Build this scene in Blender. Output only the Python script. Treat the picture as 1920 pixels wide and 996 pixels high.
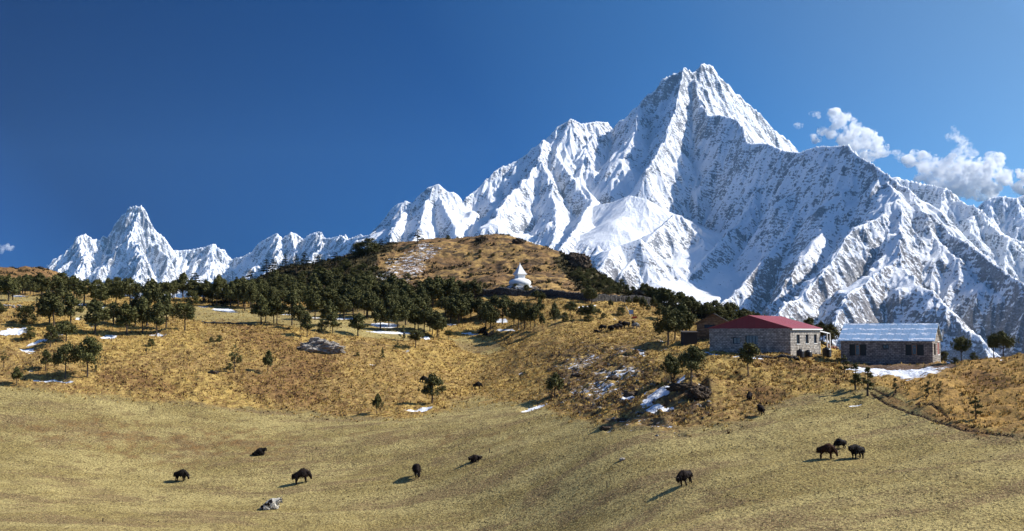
import bpy, bmesh, math, random
import numpy as np
from mathutils import Vector, Matrix

for _o in list(bpy.data.objects): bpy.data.objects.remove(_o)
scene = bpy.context.scene
COL = scene.collection
R = math.radians

# ------------------------------------------------------------------ camera, sky, sun, exposure
F = 1844.0; CX = 960.0; CY = 498.0; HOR = 620.0
PITCH = math.atan((HOR - CY) / F)
cam_d = bpy.data.cameras.new('camera'); cam = bpy.data.objects.new('camera', cam_d); COL.objects.link(cam)
cam.location = (0, 0, 0); cam.rotation_euler = (math.pi / 2 + PITCH, 0, 0)
cam_d.sensor_width = 36; cam_d.lens = 36 * F / 1920; cam_d.clip_start = 0.5; cam_d.clip_end = 60000
scene.camera = cam

SUN_AZ = 82.0; SUN_EL = 40.0            # azimuth to the right of the view axis
S = Vector((math.sin(R(SUN_AZ)) * math.cos(R(SUN_EL)), math.cos(R(SUN_AZ)) * math.cos(R(SUN_EL)), math.sin(R(SUN_EL))))
sd = bpy.data.lights.new('sun', 'SUN'); sd.energy = 5.0; sd.angle = R(0.53); sd.color = (1.0, 0.945, 0.86)
so = bpy.data.objects.new('sun', sd); COL.objects.link(so); so.rotation_euler = S.to_track_quat('Z', 'Y').to_euler()

world = bpy.data.worlds.new('World'); scene.world = world; world.use_nodes = True
wn = world.node_tree; bg = wn.nodes['Background']
sky = wn.nodes.new('ShaderNodeTexSky'); sky.sky_type = 'NISHITA'; sky.sun_disc = False
sky.sun_elevation = R(SUN_EL); sky.sun_rotation = R(SUN_AZ); sky.altitude = 3900
sky.air_density = 1.0; sky.dust_density = 1.2; sky.ozone_density = 4.0
# glare round the sun and the darker sky at right angles to it: a tint that depends on the angle to the sun
_tc = wn.nodes.new('ShaderNodeTexCoord'); _dp = wn.nodes.new('ShaderNodeVectorMath'); _dp.operation = 'DOT_PRODUCT'
wn.links.new(_tc.outputs['Generated'], _dp.inputs[0]); _dp.inputs[1].default_value = S[:]
_mr = wn.nodes.new('ShaderNodeMapRange'); wn.links.new(_dp.outputs['Value'], _mr.inputs[0]); _mr.inputs[1].default_value = -1; _mr.inputs[2].default_value = 1
_cr = wn.nodes.new('ShaderNodeValToRGB'); wn.links.new(_mr.outputs[0], _cr.inputs[0])
SKYT = [(-1, .62, .84, 1.25), (-.55, .44, .63, 1.0), (-.33, .05, .16, .36), (-.13, .001, .048, .155), (.22, .012, .16, .345), (.42, .20, .43, .58), (.60, .64, .75, .72), (.85, 1.7, 1.8, 1.75), (1, 2.3, 2.3, 2.2)]  # sky outside the frame brightened as added fill for the shaded mountain faces
_el = _cr.color_ramp.elements
while len(_el) < len(SKYT): _el.new(.5)
for e_, (d_, r_, g_, b_) in zip(_el, SKYT): e_.position = (d_ + 1) / 2; e_.color = (r_ / 2, g_ / 2, b_ / 2, 1)
_mx = wn.nodes.new('ShaderNodeVectorMath'); _mx.operation = 'MULTIPLY'; _m2 = wn.nodes.new('ShaderNodeVectorMath'); _m2.operation = 'SCALE'; _m2.inputs['Scale'].default_value = 2.0
wn.links.new(sky.outputs[0], _mx.inputs[0]); wn.links.new(_cr.outputs[0], _mx.inputs[1]); wn.links.new(_mx.outputs[0], _m2.inputs[0]); wn.links.new(_m2.outputs[0], bg.inputs['Color'])
bg.inputs['Strength'].default_value = 0.13

scene.view_settings.view_transform = 'Standard'; scene.view_settings.look = 'None'
scene.view_settings.exposure = 0.50; scene.view_settings.gamma = 1.0
scene.view_settings.use_curve_mapping = False
scene.render.engine = 'CYCLES'
scene.cycles.max_bounces = 10; scene.cycles.diffuse_bounces = 3; scene.cycles.volume_bounces = 20; scene.cycles.volume_max_steps = 256; scene.cycles.transparent_max_bounces = 24
scene.cycles.use_denoising = True

# ------------------------------------------------------------------ helpers
rng = np.random.default_rng(7)
random.seed(7)
cp, sp = math.cos(PITCH), math.sin(PITCH)

def ray(px, py):
    u = (np.asarray(px, float) - CX) / F; v = (CY - np.asarray(py, float)) / F
    Y = cp - v * sp; Z = sp + v * cp
    return u / Y, Z / Y                      # x and z per metre of forward distance

def unproj(px, py, D):
    a, b = ray(px, py); return a * D, D, b * D

def project(x, y, z):
    d = y * cp + z * sp
    return CX + F * x / d, CY - F * (z * cp - y * sp) / d

_P = rng.permutation(512)
_A = rng.random(512) * 2 * np.pi
_GX, _GY = np.cos(_A), np.sin(_A)
def perlin(x, y, seed=0):
    xi = np.floor(x).astype(np.int64); yi = np.floor(y).astype(np.int64)
    fx = x - xi; fy = y - yi
    def g(ix, iy, dx, dy):
        h = _P[(_P[(ix + seed * 37) & 511] + iy) & 511]
        return _GX[h] * dx + _GY[h] * dy
    u = fx * fx * fx * (fx * (fx * 6 - 15) + 10); v = fy * fy * fy * (fy * (fy * 6 - 15) + 10)
    a = g(xi, yi, fx, fy); b = g(xi + 1, yi, fx - 1, fy)
    c = g(xi, yi + 1, fx, fy - 1); d = g(xi + 1, yi + 1, fx - 1, fy - 1)
    return (a + (b - a) * u) * (1 - v) + (c + (d - c) * u) * v * 1.0
def fbm(x, y, octv=4, seed=0, gain=0.5):
    s = 0; a = 1
    for i in range(octv):
        s = s + a * perlin(x * 2 ** i + 13.7 * i, y * 2 ** i - 7.3 * i, seed + i); a *= gain
    return s
def sstep(a, b, x):
    t = np.clip((x - a) / (b - a), 0, 1); return t * t * (3 - 2 * t)

def prop(o, label=None, cat=None, group=None, kind=None):
    if label: o['label'] = label
    if cat: o['category'] = cat
    if group: o['group'] = group
    if kind: o['kind'] = kind
    return o

def grid_mesh(name, X, Y, Z, attrs=None, mat=None):
    nr, nc = X.shape
    me = bpy.data.meshes.new(name)
    co = np.stack([X, Y, Z], -1).reshape(-1, 3).astype(np.float32)
    idx = np.arange(nr * nc).reshape(nr, nc)
    q = np.stack([idx[:-1, :-1], idx[:-1, 1:], idx[1:, 1:], idx[1:, :-1]], -1).reshape(-1, 4).astype(np.int32)
    me.vertices.add(len(co)); me.vertices.foreach_set('co', co.ravel())
    me.loops.add(q.size); me.loops.foreach_set('vertex_index', q.ravel())
    me.polygons.add(len(q)); me.polygons.foreach_set('loop_start', np.arange(0, q.size, 4, dtype=np.int32))
    me.update(calc_edges=True)
    me.polygons.foreach_set('use_smooth', np.ones(len(q), bool))
    for k, v in (attrs or {}).items():
        a = me.attributes.new(k, 'FLOAT', 'POINT'); a.data.foreach_set('value', v.reshape(-1).astype(np.float32))
    if mat: me.materials.append(mat)
    o = bpy.data.objects.new(name, me); COL.objects.link(o)
    return o

def soup_mesh(name, V, faces_n, mat=None, smooth=False, attrs=None):
    """V: (n, k, 3) array of n faces with k corners each"""
    n, k = V.shape[:2]
    me = bpy.data.meshes.new(name)
    me.vertices.add(n * k); me.vertices.foreach_set('co', V.reshape(-1).astype(np.float32))
    me.loops.add(n * k); me.loops.foreach_set('vertex_index', np.arange(n * k, dtype=np.int32))
    me.polygons.add(n); me.polygons.foreach_set('loop_start', np.arange(0, n * k, k, dtype=np.int32))
    me.update(calc_edges=True)
    for kk, v in (attrs or {}).items():
        a = me.attributes.new(kk, 'FLOAT', 'POINT'); a.data.foreach_set('value', np.repeat(v, k).astype(np.float32))
    if mat: me.materials.append(mat)
    return me

class NT:
    """small shader-graph writer"""
    def __init__(s, name, rough=0.9, spec=0.2):
        s.m = bpy.data.materials.new(name); s.m.use_nodes = True; s.t = s.m.node_tree
        s.b = s.t.nodes['Principled BSDF']; s.b.inputs['Roughness'].default_value = rough
        s.b.inputs['Specular IOR Level'].default_value = spec
    def n(s, typ, **kw):
        nd = s.t.nodes.new(typ)
        for k, v in kw.items(): setattr(nd, k, v)
        return nd
    def set(s, sock, v):
        if hasattr(v, 'is_output') or isinstance(v, bpy.types.NodeSocket): s.t.links.new(v, sock)
        else:
            if isinstance(v, tuple) and len(v) == 3 and sock.type == 'RGBA': v = (*v, 1)
            sock.default_value = v
    def noise(s, vec, scale, detail=3, rough=0.55, dist=0.0, dim='3D'):
        nd = s.n('ShaderNodeTexNoise', noise_dimensions=dim)
        s.set(nd.inputs['Vector'], vec); nd.inputs['Scale'].default_value = scale
        nd.inputs['Detail'].default_value = detail; nd.inputs['Roughness'].default_value = rough
        nd.inputs['Distortion'].default_value = dist
        return nd.outputs['Fac']
    def math(s, op, a, b=0.0, c=None, clamp=False):
        nd = s.n('ShaderNodeMath', operation=op, use_clamp=clamp)
        s.set(nd.inputs[0], a); s.set(nd.inputs[1], b)
        if c is not None: s.set(nd.inputs[2], c)
        return nd.outputs[0]
    def ramp(s, v, lo, hi, a=0.0, b=1.0, smooth=True):
        nd = s.n('ShaderNodeMapRange', interpolation_type='SMOOTHSTEP' if smooth else 'LINEAR')
        s.set(nd.inputs[0], v); nd.inputs[1].default_value = lo; nd.inputs[2].default_value = hi
        nd.inputs[3].default_value = a; nd.inputs[4].default_value = b
        return nd.outputs[0]
    def mix(s, f, a, b, blend='MIX'):
        nd = s.n('ShaderNodeMix', data_type='RGBA', blend_type=blend)
        s.set(nd.inputs[0], f); s.set(nd.inputs[6], a); s.set(nd.inputs[7], b)
        return nd.outputs[2]
    def attr(s, name):
        return s.n('ShaderNodeAttribute', attribute_name=name).outputs['Fac']
    def obj(s): return s.n('ShaderNodeTexCoord').outputs['Object']
    def uv(s): return s.n('ShaderNodeTexCoord').outputs['UV']
    def scale(s, vec, k):
        nd = s.n('ShaderNodeMapping'); s.set(nd.inputs['Vector'], vec); nd.inputs['Scale'].default_value = k
        return nd.outputs[0]
    def color(s, c): s.set(s.b.inputs['Base Color'], c)
    def bump(s, h, strength, dist):
        nd = s.n('ShaderNodeBump'); s.set(nd.inputs['Height'], h)
        nd.inputs['Strength'].default_value = strength; nd.inputs['Distance'].default_value = dist
        s.set(s.b.inputs['Normal'], nd.outputs[0])

# ------------------------------------------------------------------ near terrain height field
PROF = {
 -500: [(996,90),(850,118),(740,140),(680,155),(620,175),(570,225),(550,260)],
 0:   [(996,92),(900,112),(800,130),(728,142),(700,147),(660,158),(620,171),(590,190),(562,225),(549,250),(519,340)],
 110: [(996,93),(900,114),(800,131),(735,142),(700,149),(660,160),(620,174),(592,194),(565,228),(552,255),(511,345)],
 240: [(996,95),(900,117),(800,133),(745,143),(700,153),(660,164),(625,178),(603,195),(580,222),(562,255),(557,290)],
 360: [(996,96),(900,117),(800,134),(752,143),(700,155),(655,168),(620,180),(602,197),(582,222),(560,262)],
 480: [(996,97),(900,116),(800,135),(765,143),(700,158),(650,173),(620,185),(606,196),(592,212),(570,238),(545,266),(524,292)],
 600: [(996,97),(900,114),(830,128),(780,140),(720,156),(672,172),(640,182),(618,192),(602,208),(575,235),(535,270),(497,305)],
 700: [(996,97),(900,112),(830,125),(780,138),(720,157),(670,178),(635,192),(612,206),(582,228),(558,242),(520,266),(468,308)],
 800: [(996,95),(900,109),(830,122),(780,136),(740,152),(700,170),(660,187),(640,195),(612,210),(570,236),(547,248),(500,276),(451,308)],
 900: [(996,92),(900,104),(860,110),(800,124),(760,142),(730,160),(700,175),(660,194),(640,203),(615,212),(585,224),(553,238),(543,243),(500,274),(446,308)],
 980: [(996,88),(900,100),(850,107),(800,119),(760,134),(720,153),(680,171),(650,184),(620,200),(590,215),(560,230),(547,236),(500,268),(449,304)],
 1050:[(996,84),(900,96),(850,103),(800,114),(750,131),(700,150),(650,172),(615,192),(585,208),(562,224),(549,234),(510,262),(476,290)],
 1110:[(996,80),(900,92),(850,99),(800,109),(750,124),(700,142),(650,166),(610,192),(580,212),(560,226),(530,252),(503,278)],
 1190:[(996,74),(900,87),(850,94),(800,103),(750,114),(700,130),(660,152),(630,176),(605,200),(575,224),(558,245),(549,258)],
 1300:[(996,68),(900,82),(850,90),(800,99),(750,107),(724,112),(690,120),(660,134),(640,150),(620,175),(600,210),(588,240)],
 1400:[(996,67),(900,79),(850,87),(800,96),(750,105),(705,112),(680,118),(664,127),(650,140),(628,180),(608,220)],
 1480:[(996,66),(900,77),(850,85),(800,93),(750,102),(710,110),(686,115),(669,122),(662,132),(650,150),(632,190)],
 1570:[(996,65),(900,75),(850,83),(800,91),(750,99),(715,106),(694,112),(686,118),(678,127),(668,145),(655,180)],
 1660:[(996,64),(900,74),(860,81),(800,89),(750,97),(720,102),(702,107),(687,114),(681,126),(672,148)],
 1750:[(996,63),(900,72),(840,81),(800,86),(750,94),(720,99),(698,105),(686,112),(678,124),(672,138)],
 1840:[(996,62),(900,71),(820,82),(786,87),(740,94),(700,102),(674,112)],
 1920:[(996,62),(900,70),(818,80),(785,84),(720,93),(665,106)],
 2400:[(996,58),(850,70),(750,80),(650,100)],
}
cps = []
for px, L in PROF.items():
    for py, D in L:
        cps.append(unproj(px, py, D))
    x, y, z = unproj(px, L[-1][0], L[-1][1])
    for k, dz in ((1.10, 5.0), (1.3, 20.0)):
        if y * k < 430: cps.append((x * k, y * k, z - dz * (y / 200)))
    cps.append((x / y * 430, 430, min(z, 10) - 60))
for xx, yy, zz in [(0,0,-3.2),(0,20,-7.0),(0,42,-11.0),(-40,42,-14.5),(40,42,-10.8),(-60,15,-12),(60,15,-6),(0,-15,0),(-80,70,-17.8),(20,55,-13.0)]:
    cps.append((xx, yy, zz))
cps = np.array(cps); _sc = 100.0
_n = len(cps)
def _tps(r2): return 0.5 * r2 * np.log(r2 + 1e-12)
_d2 = ((cps[:, None, :2] - cps[None, :, :2]) ** 2).sum(-1) / _sc ** 2
_K = _tps(_d2) + np.eye(_n) * 2e-4
_Pm = np.c_[np.ones(_n), cps[:, :2] / _sc]
_Mx = np.zeros((_n + 3, _n + 3)); _Mx[:_n, :_n] = _K; _Mx[:_n, _n:] = _Pm; _Mx[_n:, :_n] = _Pm.T
_w = np.linalg.solve(_Mx, np.r_[cps[:, 2], 0, 0, 0])
def tps_eval(x, y):
    sh = x.shape; x = x.ravel() / _sc; y = y.ravel() / _sc; out = np.zeros(len(x))
    for s in range(0, len(x), 20000):
        e = slice(s, s + 20000)
        d2 = (x[e, None] - cps[None, :, 0] / _sc) ** 2 + (y[e, None] - cps[None, :, 1] / _sc) ** 2
        out[e] = _tps(d2) @ _w[:_n] + _w[_n] + _w[_n + 1] * x[e] + _w[_n + 2] * y[e]
    return out.reshape(sh)

# fine grid: columns t = x / D, rows D
tcol = np.concatenate([np.linspace(-0.85, -0.57, 40, endpoint=False), np.linspace(-0.57, 0.57, 1180), np.linspace(0.57, 0.85, 41)[1:]])
drow = np.concatenate([np.linspace(3, 58, 45, endpoint=False), np.arange(58, 150, 0.26), np.arange(150, 345, 0.38), np.linspace(345, 430, 50)[1:], np.geomspace(430, 2700, 40)[1:]])
ct = np.linspace(-0.85, 0.85, 230); cd = np.concatenate([np.linspace(3, 430, 300)])
CT, CD = np.meshgrid(ct, cd)
CZ = tps_eval(CT * CD, CD)
def bil(grid, gt, gd, t, d):
    i = np.clip(np.interp(t, gt, np.arange(len(gt))), 0, len(gt) - 1.001); j = np.clip(np.interp(d, gd, np.arange(len(gd))), 0, len(gd) - 1.001)
    i0 = i.astype(int); j0 = j.astype(int); fi = i - i0; fj = j - j0
    return (grid[j0, i0] * (1 - fi) * (1 - fj) + grid[j0, i0 + 1] * fi * (1 - fj) + grid[j0 + 1, i0] * (1 - fi) * fj + grid[j0 + 1, i0 + 1] * fi * fj)
TT, DD = np.meshgrid(tcol, drow)
ZB = bil(CZ, ct, cd, TT, np.minimum(DD, 430))
ZB = ZB - 0.42 * np.maximum(DD - 430, 0) * sstep(430, 600, DD)
XX = TT * DD
PX, PY = project(XX, DD, ZB)

def inpoly(px, py, poly):
    """signed distance in pixels, positive inside"""
    px = px.astype(np.float32); py = py.astype(np.float32)
    d = np.full(px.shape, 1e9, np.float32); ins = np.zeros(px.shape, bool)
    n = len(poly)
    for i in range(n):
        x0, y0 = poly[i]; x1, y1 = poly[(i + 1) % n]
        ex, ey = x1 - x0, y1 - y0; wx, wy = px - x0, py - y0
        k = np.clip((wx * ex + wy * ey) / (ex * ex + ey * ey + 1e-9), 0, 1)
        d = np.minimum(d, (wx - k * ex) ** 2 + (wy - k * ey) ** 2)
        if y0 != y1:
            c = ((y0 > py) != (y1 > py)) & (px < (x1 - x0) * (py - y0) / (y1 - y0) + x0)
            ins ^= c
    d = np.sqrt(d); return np.where(ins, d, -d)

n1 = fbm(XX / 9.0, DD / 9.0, 3, 1); n2 = fbm(XX / 2.6, DD / 2.6, 3, 5)
vis = (DD > 40) & (DD < 360)
def area(poly, soft, wob=14.0):
    s = inpoly(PX + n1 * wob, PY + n1 * wob * 0.35 + n2 * 2.2, poly)
    return sstep(-soft, soft, s) * vis
# short smooth turf
MEADOW = [(-700,722),(0,722),(70,728),(180,742),(300,752),(400,758),(500,768),(600,776),(680,782),(760,778),(830,764),(900,752),(990,752),(1060,780),(1130,798),(1250,806),(1340,800),(1420,775),(1500,742),(1570,728),(1640,715),(1700,745),(1760,785),(1830,806),(1920,812),(2600,830),(2600,1700),(-700,1700)]
TERR = [(-300,585),(0,570),(60,566),(150,600),(240,606),(330,596),(430,608),(520,608),(640,628),(760,636),(840,616),(840,580),(600,576),(460,576),(380,572),(240,580),(150,560),(0,548),(-300,556)]
TERR2 = [(842,634),(880,630),(930,640),(950,655),(900,664),(860,655)]
meadow = np.maximum.reduce([area(MEADOW, 20, 34), area(TERR, 5) * 0.85, area(TERR2, 5) * 0.8])
meadow = np.maximum(meadow, (DD < 56) * 1.0)
HUMP = [(1640,712),(1700,742),(1770,782),(1840,800),(1930,805),(2600,820),(2600,620),(1920,650),(1780,665),(1700,700)]
hump = area(HUMP, 6)
HILL = [(380,560),(600,556),(700,552),(960,556),(1230,566),(1330,600),(1330,380),(300,380)]
KNOLL = [(-300,528),(0,530),(60,534),(150,542),(160,480),(-300,480)]
hill = np.maximum(area(HILL, 3, 3), area(KNOLL, 3, 3)); knoll = area(KNOLL, 3, 3)
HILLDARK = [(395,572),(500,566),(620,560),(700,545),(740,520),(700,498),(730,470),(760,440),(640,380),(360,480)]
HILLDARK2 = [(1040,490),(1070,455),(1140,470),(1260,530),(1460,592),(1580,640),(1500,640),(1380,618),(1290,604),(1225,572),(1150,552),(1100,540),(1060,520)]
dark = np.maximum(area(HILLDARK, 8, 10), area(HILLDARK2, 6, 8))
SCRUB = [(1040,660),(1120,640),(1200,650),(1240,700),(1340,720),(1330,780),(1240,805),(1150,800),(1080,770),(1020,740)]
scrub = area(SCRUB, 14)
BROWNS = [([(420,600),(520,612),(560,640),(640,660),(640,700),(560,740),(470,730),(520,680),(430,640)],14),
          ([(180,680),(260,680),(330,720),(330,745),(200,730)],10),
          ([(430,700),(560,700),(660,760),(560,765),(450,745)],14),
          ([(1370,670),(1560,678),(1600,700),(1560,716),(1460,700),(1380,682)],8),
          ([(1380,720),(1480,720),(1480,760),(1400,765)],10),
          ([(1760,690),(1920,680),(1920,740),(1820,745)],14),
          ([(560,790),(700,800),(1000,800),(1000,830),(820,850),(600,830)],20),
          ([(0,760),(300,770),(560,800),(560,880),(300,900),(0,830)],24)]
brown = np.zeros_like(XX)
brown = np.maximum(brown, knoll * .75)
for i_, (poly, sft) in enumerate(BROWNS): brown = np.maximum(brown, area(poly, sft * 2.4, 48) * (.55 if i_ >= 6 else .8))
BARE = [([(1555,672),(1600,690),(1700,702),(1790,690),(1800,678),(1740,683),(1580,684)],3)]
bare = np.zeros_like(XX)
for poly, sft in BARE: bare = np.maximum(bare, area(poly, sft, 2))

SNOW = [(1682,697,92,9,0,.93,0),(1640,691,50,4,0,1,0),  # cx, cy, rx, ry, tilt deg, amount, dip metres
 (22,622,27,8,-8,1.0,.35),(72,640,24,3.5,-10,.95,.25),(50,653,15,3.5,0,.9,.25),(98,713,36,4.5,4,1,.4),(58,657,14,2.5,0,.7,.2),
 (418,581,24,4,3,1,.3),(383,575,12,2.5,0,.8,.2),(436,585,16,2.5,3,.8,.2),(38,555,16,2,0,1,.1),(152,571,8,2,0,.9,.1),(192,576,6,4,0,.8,.1),
 (206,630,20,4,-6,.9,.3),(295,627,18,3,3,.95,.3),(168,611,10,1.6,0,.9,.2),(146,598,6,2,0,.9,.1),(112,628,8,3,0,1,.2),(53,696,9,1.6,0,.6,.1),(10,722,24,2,3,.1,.35),
 (720,610,24,5,2,1,.2),(735,623,46,2.2,2,.95,.1),(650,599,28,3,0,.9,.1),(540,589,18,2,0,.8,.1),(590,597,12,1.6,0,.9,.1),(797,633,10,3,4,.9,.2),(845,608,14,3,0,.9,.2),(760,657,8,2,5,.7,.2),(700,681,9,3,0,.7,.4),(650,573,26,2,0,.6,.0),(600,545,12,2,-10,.8,.0),
 (884,624,20,2,2,1,.2),(948,618,24,2.2,-3,1,.2),(938,602,16,5,0,.85,.1),(905,586,12,2,0,.7,.1),(1100,575,18,2.6,-10,.9,.1),(1153,597,6,3,0,.6,.1),(1216,573,4,3,0,.9,.1),(1060,592,10,2,0,.5,.1),
 (1222,634,24,1.6,10,1,.5),(1258,640,22,1.6,6,1,.3),(1218,653,34,3,-2,1,.7),(1205,666,8,4,20,.7,.2),(1180,672,22,2,0,.5,.1),(1145,655,12,2,0,.6,.2),
 (1187,743,26,6,-12,1,.6),(1242,745,48,12,-26,.9,.9),(1236,768,30,6,-4,.9,.3),(1318,738,12,5,30,.6,.4),(1140,803,8,6,-20,.6,.2),(1168,785,9,4,-20,.6,.2),(1225,799,20,3,0,.6,.35),(1274,817,14,2.4,0,.7,.25),(1215,786,10,3,0,.5,.1),
 (1002,763,26,4.5,-20,.95,.5),(784,767,27,3.2,-4,1,.4),(1368,710,21,5.5,0,1,.6),(1402,671,34,1.8,2,1,.1),(1330,663,30,1.6,8,.9,.1),(1602,755,14,3,-8,.95,.3),(1566,691,10,2.6,0,.5,.4),(1870,670,13,1.6,0,.8,.1),
 (978,703,6,3,-20,.6,.2),(925,716,6,1.6,0,.4,.1),(870,650,5,1.5,0,.2,.1),(1175,648,6,2,0,.5,.1)]
snow = np.zeros_like(XX); dip = np.zeros_like(XX)
for cx, cy, rx, ry, ang, am, dp in SNOW:
    m = vis & (np.abs(PX - cx) < rx * 2.2 + 10) & (np.abs(PY - cy) < rx * .9 + ry * 2.5 + 6)
    if not m.any(): continue
    c_, s_ = math.cos(R(ang)), math.sin(R(ang)); dx = PX[m] - cx; dy = PY[m] - cy
    a = (dx * c_ + dy * s_) / rx; b = (-dx * s_ + dy * c_) / ry
    d = np.sqrt(a * a + b * b) + n2[m] * 0.30 + n1[m] * 0.25
    snow[m] = np.maximum(snow[m], am * sstep(1.25, 0.75, d))
    b2 = (-dx * s_ + (dy + ry * .4) * c_) / (ry * 1.6)
    dip[m] = np.maximum(dip[m], dp * sstep(1.3, 0.35, np.sqrt(a * a * .8 + b2 * b2)))
SPECK = [([(1045,692),(1100,664),(1145,672),(1085,704)],.60),([(1108,702),(1185,686),(1215,704),(1150,724)],.62),([(1058,735),(1130,714),(1172,732),(1108,754)],.62),([(1150,650),(1198,645),(1208,660),(1160,669)],.55),([(1040,712),(1085,706),(1100,716),(1050,726)],.52),
         ([(700,520),(725,492),(760,468),(800,452),(835,468),(812,490),(800,515),(770,532),(715,535)],.58),
         ([(690,556),(700,535),(780,530),(900,545),(985,540),(985,556),(800,562)],.48),
         ([(1600,690),(1640,686),(1745,687),(1790,687),(1760,700),(1690,709),(1620,700)],.80),
         ([(560,545),(620,535),(680,552),(640,566),(560,560)],.38),
         ([(990,612),(1060,596),(1110,590),(1105,606),(1000,624)],.42),
         ([(1130,790),(1190,775),(1260,790),(1300,815),(1250,822),(1140,808)],.42)]
for poly, am in SPECK:
    snow = np.maximum(snow, am * area(poly, 8, 16))
# light tussock relief, stronger where the grass is rough
rough = np.clip(1 - meadow, 0, 1)
relief = (fbm(XX / 1.5, DD / 1.5, 3, 11) * 0.26 + fbm(XX / 5.0, DD / 5.0, 2, 17) * 0.5) * rough
rscr = 1 - np.abs(fbm(XX / 3.2 + 3, DD / 3.2, 3, 23)) * 2
relief = relief + scrub * (rscr * 0.45 - .15)
relief = relief + (1 - rough) * (fbm(XX / 6.0, DD / 6.0, 3, 31) * 0.14 + fbm(XX / 26.0, DD / 20.0, 2, 33) * 0.5)
relief = relief + hill * fbm(XX / 11.0, DD / 11.0, 4, 41) * 1.1
relief = relief + bare * -0.2
far = sstep(400, 900, DD)
# knoll on the scrub field whose front is shaded, and the turf ditch by the path
kx, ky, kz = unproj(1275, 742, 108)
kn = np.exp(-(((XX - kx) / 5.2) ** 2 + ((DD - ky - 2.5) / 3.4) ** 2) ** 1.5)
ZN = ZB + relief * (1 - far) - dip * 1.0 + kn * 1.5
def polydist(px, py, pts):
    d = np.full(px.shape, 1e9)
    for (x0, y0), (x1, y1) in zip(pts[:-1], pts[1:]):
        ex, ey = x1 - x0, y1 - y0; wx, wy = px - x0, py - y0
        k = np.clip((wx * ex + wy * ey) / (ex * ex + ey * ey), 0, 1)
        d = np.minimum(d, (wx - k * ex) ** 2 + ((wy - k * ey) * 1.0) ** 2)
    return np.sqrt(d)
DITCH = [[(1632,735),(1660,752),(1700,768),(1750,785),(1800,802),(1850,811),(1898,816)],[(1718,757),(1745,762),(1765,772),(1778,780)],[(1638,728),(1655,736),(1668,743)],
         [(1668,743),(1678,735)],[(1718,757),(1736,743)],
         [(1000,716),(1040,708),(1100,712)],[(886,660),(960,656),(1040,645),(1090,640)],[(380,606),(410,607),(445,609),(470,610)],[(650,640),(690,646),(740,648)]]
dm = vis & (DD < 240); tr = np.zeros_like(XX)
for L in DITCH:
    q = polydist(PX[dm] + n2[dm] * 2.5, PY[dm] + n2[dm] * 1.8, L)
    tr[dm] = np.maximum(tr[dm], sstep(2.4, 0.6, q))
tr[dm] *= sstep(-.5, -.15, n1[dm] + n2[dm] * .6)
ZN = ZN + (-0.14 * tr)
trackm = np.zeros_like(XX); trackm[dm] = sstep(12, 4, polydist(PX[dm] + n2[dm] * 6, PY[dm] + n1[dm] * 5, [(1660,742),(1720,765),(1780,790),(1850,812)])) * .7
brown = np.maximum(brown, trackm)

def ground(x, y):
    return float(bil(ZN, tcol, drow, np.array([x / y]), np.array([y]))[0])
_dm = np.arange(56, 345, 0.12)
def hit(px, py, near=0):
    """first point of the ground seen through a photo point"""
    for k in range(0, 60):
        a, b = ray(px, py + k)
        z = bil(ZN, tcol, drow, np.full(_dm.shape, float(a)), _dm)
        s = np.where(b * _dm <= z)[0]
        if len(s):
            D = _dm[s[0]]; return float(a * D), float(D), float(z[s[0]])
    raise ValueError((px, py))
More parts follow.
